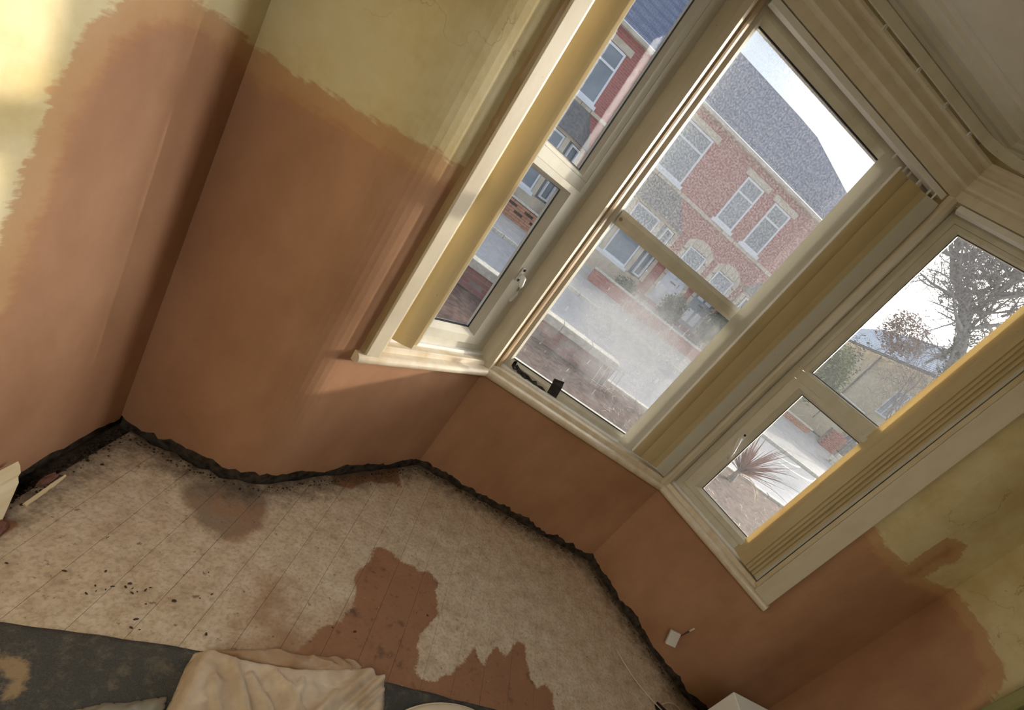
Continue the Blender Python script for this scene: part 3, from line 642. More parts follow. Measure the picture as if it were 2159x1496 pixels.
# ------------------------------------------------------------------ vertical blinds
def slat_mesh(nm, zb, zt, wdt, bow, mt):
    mb = MB(); n = 8; rg = []
    for z in (zb, zb + 0.046, zb + 0.048, zt - 0.02, zt):
        k = 0.0016 if z < zb + 0.047 else 0.0007
        wz = wdt if z < zt - 0.001 else wdt * 0.9
        f = [((i / n - 0.5) * wz, bow * (1 - (2 * i / n - 1) ** 2)) for i in range(n + 1)]
        rg.append([(x_, y_ - k, z) for x_, y_ in f] + [(x_, y_ + k, z) for x_, y_ in f[::-1]])
    mb.loft(rg); me = mb.build(nm, mt); d = me.data; bpy.data.objects.remove(me); return d
ZB, ZT = 0.775, 2.605
sl_a = slat_mesh('slat', ZB, ZT, 0.089, -0.006, M['slat']); sl_p = slat_mesh('slat', ZB, ZT, 0.089, -0.005, M['slat_pale'])
cm = MB().box((-0.004, -0.004, 0), (0.004, 0.004, 0.028)).build('carrier', M['white']); car = cm.data; bpy.data.objects.remove(cm)
def blind(wd, slats, rail, label):
    a, d, n = fr(wd); ang = math.atan2(d.y, d.x)
    if wd == 'L': ang += PI                      # keep local y pointing outwards
    r = empty('vertical_blind', W(wd, (rail[0] + rail[1]) / 2, 0.02, ZT), label, 'blind', 'vertical blinds in the bay')
    mb = MB(); frame_bar(mb, wd, rail[0], rail[1], 2.630, 2.657, 0.0135, 0.052); hr = mb.build('headrail', M['white'], r, bevel=0.002)
    for (s, o, rot, pale) in slats:
        q = W(wd, s, o, 0); k = inst(sl_p if pale else sl_a, 'slat', r, (q.x, q.y, 0), (0, 0, ang + rot))
        c = inst(car, 'carrier', r, (q.x, q.y, ZT - 0.001), (0, 0, ang + rot))
    return r
cb = blind('C', [(0.284, 0.046, -0.18, True), (0.371, 0.056, -0.10, False), (0.405, 0.062, -0.10, False), (0.455, 0.040, -0.12, False), (0.478, 0.056, -0.12, False), (0.523, 0.032, -0.15, False), (0.548, 0.018, -0.42, True)],
      (-0.555, 0.590), 'cream vertical blind bunched at the right of the wide middle window')
MB().box((0.3285, 0.012, 0.79), (0.332, 0.036, 2.60)).build('edge_strip', M['white'], cb)
MB().tube([(0.330 + .24 * k / 24, 0.026 - .008 * k / 24, 0.784 - .004 * abs(math.sin(k * .8))) for k in range(25)], .0022, 5).build('bottom_chain', M['white'], cb)
blind('R', [(0.548, 0.052, -0.55, False), (0.575, 0.035, -0.62, False), (0.595, 0.034, -0.66, False), (0.615, 0.034, -0.70, False), (0.637, 0.036, -0.74, False), (0.657, 0.034, -0.78, False), (0.672, 0.026, -0.85, True)],
      (0.035, 0.700), 'yellowed vertical blind with ribbed edges bunched beside the far right jamb')
blind('L', [(0.560, 0.030, -0.62, False), (0.520, 0.046, -0.30, False), (0.500, 0.058, -0.22, True)],
      (0.035, 0.655), 'golden vertical blind hanging in one thick bunch at the narrow left window')

# curtain track with rounded corners
def round_path(path, t, n=8):
    out = [path[0]]
    for i in range(1, len(path) - 1): out += arc_corner(path[i - 1], path[i], path[i + 1], t, n)
    return out + [path[-1]]
tp = [Vector(q) for q in hp]; tn = normals(tp); tpath = [tuple(q - n * 0.055) for q, n in zip(tp, tn)]
tpath = round_path(tpath, 0.16)
tr = empty('curtain_track', (0, -0.055, 2.84), 'white plastic curtain track curving round the bay below the ceiling', 'curtain track')
sweep(MB(), tpath, [(-0.006, -0.018), (0.004, -0.018), (0.004, -0.006), (0.008, -0.004), (0.008, 0.018), (-0.006, 0.018)], 2.842).build('rail', M['upvc'], tr)
for xx in (-0.40, -0.16, 0.06, 0.25, 0.42):
    g = MB(); g.box((xx - .004, -0.052, 2.806), (xx - .001, -0.040, 2.823)); g.box((xx + .004, -0.052, 2.806), (xx + .007, -0.040, 2.823)); g.box((xx - .004, -0.05, 2.8225), (xx + .007, -0.042, 2.8242)); g.build('glider', M['white'], tr)
for xx in (-0.5, 0.0, 0.5):
    MB().box((xx - .012, -0.0465, 2.845), (xx + .012, -0.002, 2.858)).build('bracket', M['upvc'], tr)

# ------------------------------------------------------------------ loose things in the room
# dark carpet turned back from the bay
CE = [(-1.58, -1.51), (-1.381, -1.457), (-1.199, -1.408), (-0.963, -1.353), (-0.383, -1.231), (0.0, -1.178), (0.4, -1.125), (0.8, -1.085), (1.2, -1.06), (1.66, -1.05)]
CPATCH = [(-1.40, -1.52), (-1.315, -1.52), (-1.253, -1.527), (-1.228, -1.566), (-1.227, -1.6), (-1.25, -1.60), (-1.26, -1.56), (-1.33, -1.555), (-1.42, -1.56)]
mb = MB(); rp_ = resample(CE, 0.02); pv = []
for i, q in enumerate(rp_):
    for j in range(46):
        f = j / 45; y = (q.y + mnoise.noise(Vector((q.x * 12, 0, 5))) * .004) * (1 - f) + (YB + .05) * f if j > 30 else q.y + mnoise.noise(Vector((q.x * 12, 0, 5))) * .004 - 0.02 * j
        if j > 30: y = (q.y - 0.6) + ((YB + .05) - (q.y - 0.6)) * (j - 30) / 15
        z = 0.013 + mnoise.noise(Vector((q.x * 3, y * 3, 2))) * 0.003 - (0.006 if j == 0 else 0)
        mb.v.append((q.x, y, z)); pv.append(max(-.3, sdf(CPATCH, q.x, y)))
n_ = len(rp_)
for i in range(n_ - 1):
    for j in range(45): mb.f.append((i * 46 + j, (i + 1) * 46 + j, (i + 1) * 46 + j + 1, i * 46 + j + 1))
b0 = len(mb.v)
for i, q in enumerate(rp_):
    v = mb.v[i * 46]; mb.v.append((v[0], v[1], 0.0015)); pv.append(-.3)
for i in range(n_ - 1): mb.f.append((i * 46, b0 + i, b0 + i + 1, (i + 1) * 46))
mb.a = {'patch': pv}
tag(mb.build('carpet', M['carpet'], smooth=True), 'dusty charcoal carpet folded back across the bare floorboards', 'carpet')

# crumpled cotton sheet on the carpet
def cloth(nm, outline, h, folds, mt, parent=None, res=0.008, rim=0.05, seed=0.0, base=0.022, hem=0.0):
    xs = [q[0] for q in outline]; ys = [q[1] for q in outline]; x0, x1, y0, y1 = min(xs), max(xs), min(ys), max(ys)
    nx, ny = int((x1 - x0) / res) + 2, int((y1 - y0) / res) + 2; idx = {}; mb = MB()
    b_in = base
    def hz(x_, y_):
        base = b_in
        if base < .01:
            e_ = next((a[1] + (b[1] - a[1]) * (x_ - a[0]) / (b[0] - a[0]) for a, b in zip(CE[:-1], CE[1:]) if a[0] <= x_ <= b[0]), -1.2)
            base = .004 + .019 * max(0, min(1, (e_ + .03 - y_) / .025))
        d = sdf(outline, x_, y_); e = max(0.0, min(1.0, d / rim)); e = e * e * (3 - 2 * e)
        z = base + h * e * (0.65 + 0.5 * mnoise.noise(Vector((x_ * 5, y_ * 5, seed))))
        for (ax, ay, bx, by, wd_, hh) in folds:
            ex, ey = bx - ax, by - ay; t_ = max(0, min(1, ((x_ - ax) * ex + (y_ - ay) * ey) / (ex * ex + ey * ey)))
            dd = math.hypot(x_ - ax - ex * t_, y_ - ay - ey * t_) / wd_
            z += hh * math.exp(-dd * dd) * min(1, e * 2.5 + .1) * (1 - .5 * t_)
        q_ = mnoise.noise(Vector((x_ * 14 + y_ * 9, y_ * 16 - x_ * 6, seed + 3))); z += 0.020 * e * max(0, .35 - abs(q_)) + 0.0035 * e * mnoise.noise(Vector((x_ * 45, y_ * 45, seed)))
        return max(z, base)
    for i in range(nx):
        for j in range(ny):
            x_, y_ = x0 + i * res, y0 + j * res
            sd_ = sdf(outline, x_, y_)
            if sd_ > -res * .7:
                if sd_ < res * .5:
                    bd = 1e9
                    for k in range(len(outline)):
                        ax, ay = outline[k]; bx_, by_ = outline[(k + 1) % len(outline)]; ex, ey = bx_ - ax, by_ - ay; t_ = max(0, min(1, ((x_ - ax) * ex + (y_ - ay) * ey) / (ex * ex + ey * ey)))
                        d_ = math.hypot(x_ - ax - ex * t_, y_ - ay - ey * t_)
                        if d_ < bd: bd = d_; bp = (ax + ex * t_, ay + ey * t_)
                    x_, y_ = bp
                idx[(i, j)] = len(mb.v); mb.v.append((x_, y_, hz(x_, y_)))
    for (i, j), a in list(idx.items()):
        q = [idx.get((i + 1, j)), idx.get((i + 1, j + 1)), idx.get((i, j + 1))]
        if None not in q: mb.f.append((a, q[0], q[1], q[2]))
    used = set(k for f in mb.f for k in f); remap = {}; nv = []
    for k in sorted(used): remap[k] = len(nv); nv.append(mb.v[k])
    mb.v = nv; mb.f = [tuple(remap[k] for k in f) for f in mb.f]
    o = mb.build(nm, mt, parent, smooth=True)
    for p_ in o.data.polygons: p_.use_smooth = True
    if o.data.polygons[0].normal.z < 0: o.data.flip_normals()
    s = o.modifiers.new('solid', 'SOLIDIFY'); s.thickness = 0.003; s.offset = 1
    return o
SO1 = [(-0.915, -1.62), (-0.935, -1.50), (-0.957, -1.42), (-0.962, -1.375), (-0.93, -1.352), (-0.85, -1.348), (-0.70, -1.315), (-0.60, -1.275), (-0.535, -1.245), (-0.50, -1.235), (-0.44, -1.235), (-0.405, -1.228), (-0.395, -1.262), (-0.375, -1.31), (-0.36, -1.40), (-0.36, -1.9), (-0.90, -1.9)]
sh = cloth('dust_sheet', SO1, 0.055, [(-0.86, -1.39, -0.62, -1.60, 0.010, .026), (-0.80, -1.40, -0.60, -1.53, 0.008, .024), (-0.74, -1.37, -0.58, -1.46, .007, .022), (-0.88, -1.44, -0.74, -1.60, .009, .018), (-0.66, -1.36, -0.62, -1.52, .007, .016), (-0.47, -1.26, -0.66, -1.60, 0.020, .035), (-0.55, -1.36, -0.60, -1.50, .010, .018), (-0.42, -1.26, -0.56, -1.52, .012, .026), (-0.40, -1.285, -0.53, -1.52, .008, .020), (-0.93, -1.38, -0.90, -1.60, .02, .012), (-0.68, -1.40, -0.50, -1.34, .02, .016)], M['sheet'], seed=2.0, res=0.006, rim=0.03)
tag(sh, 'crumpled beige cotton dust sheet lying on the charcoal carpet', 'dust sheet')
SO2 = [(-0.925, -1.350), (-0.86, -1.318), (-0.80, -1.285), (-0.70, -1.258), (-0.63, -1.235), (-0.58, -1.222), (-0.52, -1.206), (-0.487, -1.214), (-0.495, -1.25), (-0.53, -1.275), (-0.60, -1.305), (-0.70, -1.335), (-0.80, -1.352), (-0.88, -1.365)]
cloth('turned_edge', SO2, 0.030, [(-0.79, -1.285, -0.66, -1.315, .010, .020), (-0.60, -1.232, -0.52, -1.27, .008, .022), (-0.55, -1.222, -0.49, -1.232, .007, .020), (-0.66, -1.27, -0.58, -1.27, .007, .014), (-0.62, -1.30, -0.53, -1.27, .008, .016)], M['sheet_b'], sh, res=0.004, rim=0.02, seed=7.0, base=0.004)['label'] = 'brown stained turned-over edge'
PO = [(-1.15, -1.62), (-1.10, -1.585), (-1.06, -1.555), (-1.02, -1.54), (-0.975, -1.512), (-0.952, -1.498), (-0.94, -1.52), (-0.93, -1.62), (-0.93, -1.75), (-1.15, -1.75)]
tag(cloth('grey_sheeting', PO, 0.028, [(-1.09, -1.60, -1.0, -1.60, .012, .012), (-1.0, -1.54, -1.01, -1.62, .008, .014), (-1.05, -1.57, -1.02, -1.65, .01, .010)], M['poly'], seed=11.0, rim=.03, res=.006), 'scrap of grey sheeting poking out beside the dust sheet', 'plastic sheet')
mb = MB(); rg = []
for i in range(13):
    ph = i / 12 * PI; rr = max(0.002, math.sin(ph) ** 0.55); zz = -math.cos(ph)
    rg.append([(-0.135 + 0.235 * rr * math.cos(2 * PI * k / 40), -1.395 + 0.15 * rr * math.sin(2 * PI * k / 40) + .05 * rr * math.cos(2 * PI * k / 40), 0.052 + 0.036 * zz) for k in range(40)])
mb.loft(rg)
cu = mb.build('cushion', M['cushion'], smooth=True); tag(cu, 'smooth cream rounded cushion lying right of the dust sheet', 'cushion')
mb = MB(); mb.tube([(-0.135 + 0.236 * math.cos(2 * PI * k / 60), -1.395 + 0.151 * math.sin(2 * PI * k / 60) + .05 * math.cos(2 * PI * k / 60), 0.053) for k in range(61)], 0.004, 6); mb.build('piping', M['cushion'], cu, smooth=True)

# white box in the right corner of the picture
bx = empty('storage_box', (1.06, -1.42, 0.016), 'plain white box with a folded lid standing on the carpet', 'box')
zt = 0.62; X0, Y0 = 0.79, -1.142
MB().box((X0 + .004, Y0 - 0.56, 0.017), (X0 + .55, Y0 - .004, zt - 0.301)).build('body', M['box'], bx, bevel=0.004)
lid = MB(); lid.box((X0, Y0 - 0.565, zt - 0.300), (X0 + .555, Y0, zt)).build('lid', M['box'], bx, bevel=0.004)

# telephone socket hanging off the right flank
sk = empty('wall_socket', (1.07, -0.44, 0.20), 'small white socket box dangling from its wire low on the right plaster', 'socket')
ctr = W('R', 0.668, -0.048, 0.185); ex = (R_ * 24 - U_ * 11).normalized(); ey = (R_ * 4 - U_ * 36).normalized(); ey = (ey - ex * ey.dot(ex)).normalized(); ez = ex.cross(ey)
mb = MB(); mb.obox(ctr - ex * .030 - ey * .041 - ez * .012, ex * .060, ey * .082, ez * .024); mb.build('socket_body', M['white'], sk, bevel=0.003)
a0_ = ctr + ex * .031 - ey * .024 + ez * .004; h0 = W('R', 0.697, -0.001, 0.300)
MB().tube([a0_, a0_.lerp(h0, .35) + Vector((0, 0, -.006)), a0_.lerp(h0, .7) + Vector((0, 0, .002)), h0 + (h0 - a0_) * .06], [.0032, .0032, .0046, .005], 6).build('wire', M['copper'], sk)
MB().tube([a0_.lerp(h0, .72), h0 + (h0 - a0_) * .1], [.0052, .006], 8).build('cut_sheath', M['sill'], sk)
tag(MB().tube([(0.771, -0.595, .0055), (0.807, -0.648, .007), (0.858, -0.704, .0065), (0.92, -0.758, .006), (0.984, -0.798, .006), (1.043, -0.828, .006), (1.12, -0.86, .006)], .0032, 6).build('cable', M['cable'], smooth=True), 'thin white cable lying loose across the boards near the socket', 'cable')
tag(MB().tube([(1.06, -0.795, .006), (1.10, -0.775, .012), (1.15, -0.765, .014), (1.19, -0.775, .008), (1.20, -0.80, .005)], .003, 6).build('cable', M['cable'], smooth=True), 'short curled end of pale cable in the right corner', 'cable')
mb = MB(); mb.prism([(1.005, -0.815), (1.03, -0.79), (1.09, -0.815), (1.14, -0.87), (1.02, -0.90)], .001, .004); tag(mb.build('black_scrap', M['tape']), 'little triangular black scrap under the white cable end', 'offcut')

# black tape on the middle window's frame
TP = [(-.520, .824, .004), (-.512, .812, .016), (-.500, .796, .019), (-.487, .800, .013), (-.470, .791, .011), (-.45, .785, .016), (-.43, .788, .011), (-.405, .782, .016), (-.385, .776, .012), (-.36, .778, .019), (-.335, .771, .013), (-.31, .772, .016), (-.29, .767, .010), (-.272, .766, .005)]
mb = MB(); rg = []
for k, (x_, z_, hw_) in enumerate(TP):
    y_ = .068 - .012 * mnoise.noise(Vector((k * .8, 2, 0))); f = .012 * math.sin(k * 2.3); dx = .008 * math.sin(k * 1.7)
    rg.append([(x_ - dx, y_ - f - .002, z_ - hw_), (x_ + .004 * math.sin(k * 3), y_ - .008 * math.cos(k * 2.9), z_), (x_ + dx, y_ + f * .5 - .002, z_ + hw_), (x_ + dx, y_ + f * .5, z_ + hw_), (x_ + .004 * math.sin(k * 3), y_ + .002 - .008 * math.cos(k * 2.9), z_), (x_ - dx, y_ - f, z_ - hw_)])
mb.loft(rg); tag(mb.build('tape_strip', M['tape']), 'crumpled strip of black tape trailing along the middle window ledge', 'tape')
mb = MB(); rg = []
for k in range(9):
    t_ = k / 8; z_ = 0.870 - .105 * t_; y_ = (0.0915 if z_ > .845 else 0.0755) - .0015 * math.sin(t_ * 3); x_ = -0.252 + .016 * t_
    rg.append([(x_ - .031, y_, z_ - .010), (x_ + .028, y_, z_ + .006), (x_ + .028, y_ + .0015, z_ + .006), (x_ - .031, y_ + .0015, z_ - .010)])
mb.loft(rg); tag(mb.build('tape_strip', M['tape']), 'flat square of black tape stuck on the lower edge of the middle pane', 'tape')

# left wall foot: broken skirting, timber sliver, brick rubble
mb = MB(); prof = [(0.0, 0.0), (0.022, 0.0), (0.022, 0.082), (0.015, 0.092), (0.017, 0.100), (0.009, 0.112), (0.0, 0.118)]
def skp(y0, sl): return [(XL + 0.018 + 0.055 * (1 - z / .118) + o, y0 + sl * z, 0.003 + z) for o, z in prof]
mb.loft([skp(-2.6, 0), skp(-1.9, 0), skp(-1.35, 0), skp(-1.228, 0.95)])
tag(mb.build('skirting_board', M['timber']), 'snapped end of a cream skirting board leaning on the left wall', 'skirting')
mb = MB(); rg = []
for k in range(12):
    t_ = k / 11; x_ = -1.618 + .012 * t_; y_ = -1.005 - .145 * t_; w_ = .0055 + .0025 * mnoise.noise(Vector((k * .9, 0, 0))); w_ *= min(1, .4 + 3 * t_)
    rg.append([(x_ - w_, y_, .0015), (x_ + w_, y_, .0015), (x_ + w_ * .7, y_, .0075), (x_ - w_ * .7, y_, .0085)])
mb.loft(rg); tag(mb.build('wood_sliver', M['timber']), 'thin pale sliver of wood lying along the foot of the left wall', 'wood offcut')
def lump(nm, c, r, mt, seed, fl=.6):
    mb = MB(); rg = []
    for i in range(9):
        ph = PI * i / 8; ring_ = []
        for k in range(12):
            th = 2 * PI * k / 12; v = Vector((math.sin(ph) * math.cos(th), math.sin(ph) * math.sin(th), -math.cos(ph)))
            q = 1 + .35 * mnoise.noise(v * 1.7 + Vector((seed, 0, 0))) + .12 * mnoise.noise(v * 6 + Vector((seed, 0, 0)))
            ring_.append((c[0] + v.x * r[0] * max(.02, q), c[1] + v.y * r[1] * q, max(c[2], c[2] + r[2] * fl + v.z * r[2] * q)))
        rg.append(ring_)
    return mb.loft(rg).build(nm, mt)
tag(lump('brick_rubble', (-1.592, -1.262, .0015), (.026, .045, .013), M['rubble'], 3.1), 'reddish lump of brick rubble in front of the broken skirting', 'rubble')
tag(lump('brick_rubble', (-1.636, -1.045, .0015), (.012, .036, .010), M['rubble'], 5.7), 'dusty pinkish rubble fragment between wood sliver and left wall', 'rubble')
CR = [(-1.496, -1.318), (-1.309, -1.238), (-1.384, -1.281), (-1.298, -1.287), (-1.298, -1.316), (-1.263, -1.271), (-1.235, -1.245), (-1.237, -1.259), (-1.185, -1.233), (-1.212, -1.268), (-1.204, -1.259), (-1.27, -1.287), (-1.161, -1.283), (-1.107, -1.243), (-1.087, -1.114), (-1.054, -1.205), (-1.151, -1.332), (-1.145, -1.378 + .02), (-1.124, -1.355), (-0.972, -1.30), (-1.034, -1.178), (-1.22, -1.255), (-1.19, -1.245), (-1.285, -1.30), (-0.31, -0.905), (-0.64, -1.12), (-0.56, -1.10)]
cme = None
for i, (x_, y_) in enumerate(CR):
    if cme is None:
        o = lump('crumb', (0, 0, 0), (.0040, .0022, .0020), M['crumb'], 2.0); cme = o.data; o.location = (x_, y_, .0015)
    else:
        o = bpy.data.objects.new('crumb', cme); COL.objects.link(o); o.location = (x_, y_, .0015); s = random.uniform(.6, 1.6); o.scale = (s, s * random.uniform(.7, 1.3), random.uniform(.7, 1.3)); o.rotation_euler[2] = random.uniform(0, 3)
    tag(o, 'dark crumb of dirt scattered on the bare floorboards', 'crumb', 'dark crumbs on the floorboards')

# ------------------------------------------------------------------ outdoors
ZG = -0.5
gs = MB().add([(-40, 0.28, -.46), (40, 0.28, -.46), (40, 5.55, -.46), (-40, 5.55, -.46), (-40, .28, -.6), (40, .28, -.6), (40, 5.55, -.6), (-40, 5.55, -.6)], [(0, 1, 2, 3), (4, 5, 6, 7), (0, 1, 5, 4), (1, 2, 6, 5), (2, 3, 7, 6), (3, 0, 4, 7)]).build('ground_garden', M['soil'], kind='structure')
def slab(nm, y0, z0, y1, z1, mt, x0=-60, x1=60, th=.2):
    return MB().add([(x0, y0, z0), (x1, y0, z0), (x1, y1, z1), (x0, y1, z1), (x0, y0, z0 - th), (x1, y0, z0 - th), (x1, y1, z1 - th), (x0, y1, z1 - th)], [(0, 1, 2, 3), (4, 5, 6, 7), (0, 1, 5, 4), (1, 2, 6, 5), (2, 3, 7, 6), (3, 0, 4, 7)]).build(nm, mt, kind='structure')
slab('road', 5.75, ZG, 11.9, ZG, M['road']); slab('ground_pavement', 12.05, -.40, 15.0, -.28, M['pave']); slab('ground_forecourt', 15.0, -.27, 17.3, .32, M['pave']); slab('ground_far', 17.3, .3, 60, 1.6, M['soil'])
# kerbs, each stone its own piece
def kerb(y, nm, label, x0, x1, zt_, st=0.92):
    r = empty(nm, (0, y, zt_), label, 'kerb'); km = MB().box((-st / 2 + .006, -.065, -.2), (st / 2 - .006, .065, 0)).build('kerb_stone', M['coping'], bevel=.012); me = km.data; bpy.data.objects.remove(km)
    n = int((x1 - x0) / st)
    for i in range(n): inst(me, 'kerb_stone', r, (x0 + st * (i + .5), y, zt_ + random.uniform(-.008, .008)))
    return r
kerb(5.65, 'kerb', 'flaking white kerb edging between front garden and road', -3.0, 12.0, -.42); kerb(11.98, 'kerb', 'low grey kerb along the far side of the road', -4, 19, -.40)
# give-way arcs painted at the junction
def arc_line(x, y, r, a0, a1, wd_):
    mb = MB(); n = 24; rg = []
    for i in range(n + 1):
        a = math.radians(a0 + (a1 - a0) * i / n); rg.append([(x + (r + s) * math.cos(a), y + (r + s) * math.sin(a), ZG + z) for s, z in ((-wd_, .001), (wd_, .001), (wd_, .005), (-wd_, .005))])
    return mb.loft(rg).build('road_marking', M['line'])
tag(arc_line(9.0, 14.2, 4.3, -86, -36, .06), 'curved white line painted on the road at the junction', 'road marking')
tag(arc_line(9.0, 14.2, 3.6, -82, -44, .045), 'second thinner curved white road line behind the first', 'road marking')

def bricks(root, x0, x1, y, zb, rows, me, bl=.225, bh=.075):
    for r in range(rows):
        n = int((x1 - x0) / bl + .001); off = bl / 2 if r % 2 else 0
        for i in range(n):
            xc = x0 + off + bl * (i + .5)
            if xc + bl / 2 > x1 + .02: continue
            inst(me, 'brick', root, (xc, y + random.uniform(-.004, .004), zb + bh * (r + .5)))
def brick_mesh(mt, d=.104):
    o = MB().box((-.1075, -d / 2, -.0325), (.1075, d / 2, .0325)).build('brick', mt, bevel=.004); me = o.data; bpy.data.objects.remove(o); return me
bg_, bo_ = brick_mesh(M['gbrick']), brick_mesh(M['obrick'])
# own garden wall: bricks, mortar core, coping stones
gw = empty('garden_wall', (0, 5.33, -.46), 'low red brick garden wall with flaking pale coping below the middle window', 'wall')
MB().box((-3.1, 5.235, -.46), (1.7, 5.43, -.13)).build('mortar_core', M['mortar'], gw)
bricks(gw, -2.15, 1.70, 5.285, -.455, 4, bg_, .23, .08)
x_ = -3.1
for i in range(8):
    l = 0.6; cp = MB().box((x_ + .004, 5.19, -.128), (min(1.72, x_ + l - .004), 5.47, .015)); cp.build('coping_stone', M['coping'], gw, bevel=.012); x_ += l
# iron gate lying by the opening
ig = empty('iron_gate', (1.60, 4.9, -.46), 'small grey iron gate leaning at the right end of the front garden wall', 'gate')
for k in range(5): MB().tube([(1.40 + .10 * k, 4.92, -.458), (1.40 + .10 * k, 5.10, .02)], .006, 6).build('bar', M['pave'], ig)
for zz, yy in ((-.40, 4.94), (-.04, 5.08)): MB().tube([(1.37, yy, zz), (1.83, yy, zz)], .008, 6).build('rail', M['pave'], ig)

def win_house(par, x0, x1, z0, z1, y, split=.66, sill=True, axis=None):
    """white twin-light window: frame, two panes, stone lintel and sill"""
    f = MB(); t_ = .07
    zs_ = z0 + (z1 - z0) * split
    for a_, b_ in (((x0, y - .05, z0), (x0 + t_, y + .02, z1)), ((x1 - t_, y - .05, z0), (x1, y + .02, z1)), ((x0 + t_, y - .05, z0), (x1 - t_, y + .02, z0 + t_)), ((x0 + t_, y - .05, z1 - t_), (x1 - t_, y + .02, z1)), ((x0 + t_, y - .05, zs_), (x1 - t_, y + .02, zs_ + t_))): f.box(a_, b_)
    fo = f.build('window', M['hframe'], par)
    MB().box((x0 + t_, y - .015, z0 + t_), (x1 - t_, y + .02, zs_)).build('pane', M['hglass'], fo); MB().box((x0 + t_, y - .015, zs_ + t_), (x1 - t_, y + .02, z1 - t_)).build('pane', M['hglass'], fo)
    if sill: MB().box((x0 - .1, y - .10, z0 - .13), (x1 + .1, y + .02, z0 - .001)).build('window_sill', M['hframe'], par)
    return fo
YF = 17.0
def slate_roof(par, ridge, ye, ze):
    """courses of slates from the gutter to the ridge; ridge = list of (x, y, z)"""
    mb = MB(); n = 34
    for r in range(n):
        f0, f1 = r / n, (r + 1) / n
        for (a, b) in zip(ridge[:-1], ridge[1:]):
            a, b = Vector(a), Vector(b); ea, eb = Vector((a.x, ye, ze)), Vector((b.x, ye, ze)); up = Vector((0, -.03, .05))
            mb.add([ea.lerp(a, f0) + up, eb.lerp(b, f0) + up, eb.lerp(b, f1), ea.lerp(a, f1), ea.lerp(a, f0), eb.lerp(b, f0)], [(0, 1, 2, 3), (4, 5, 1, 0)])
    return mb.build('roof', M['slate'], par, kind='stuff')
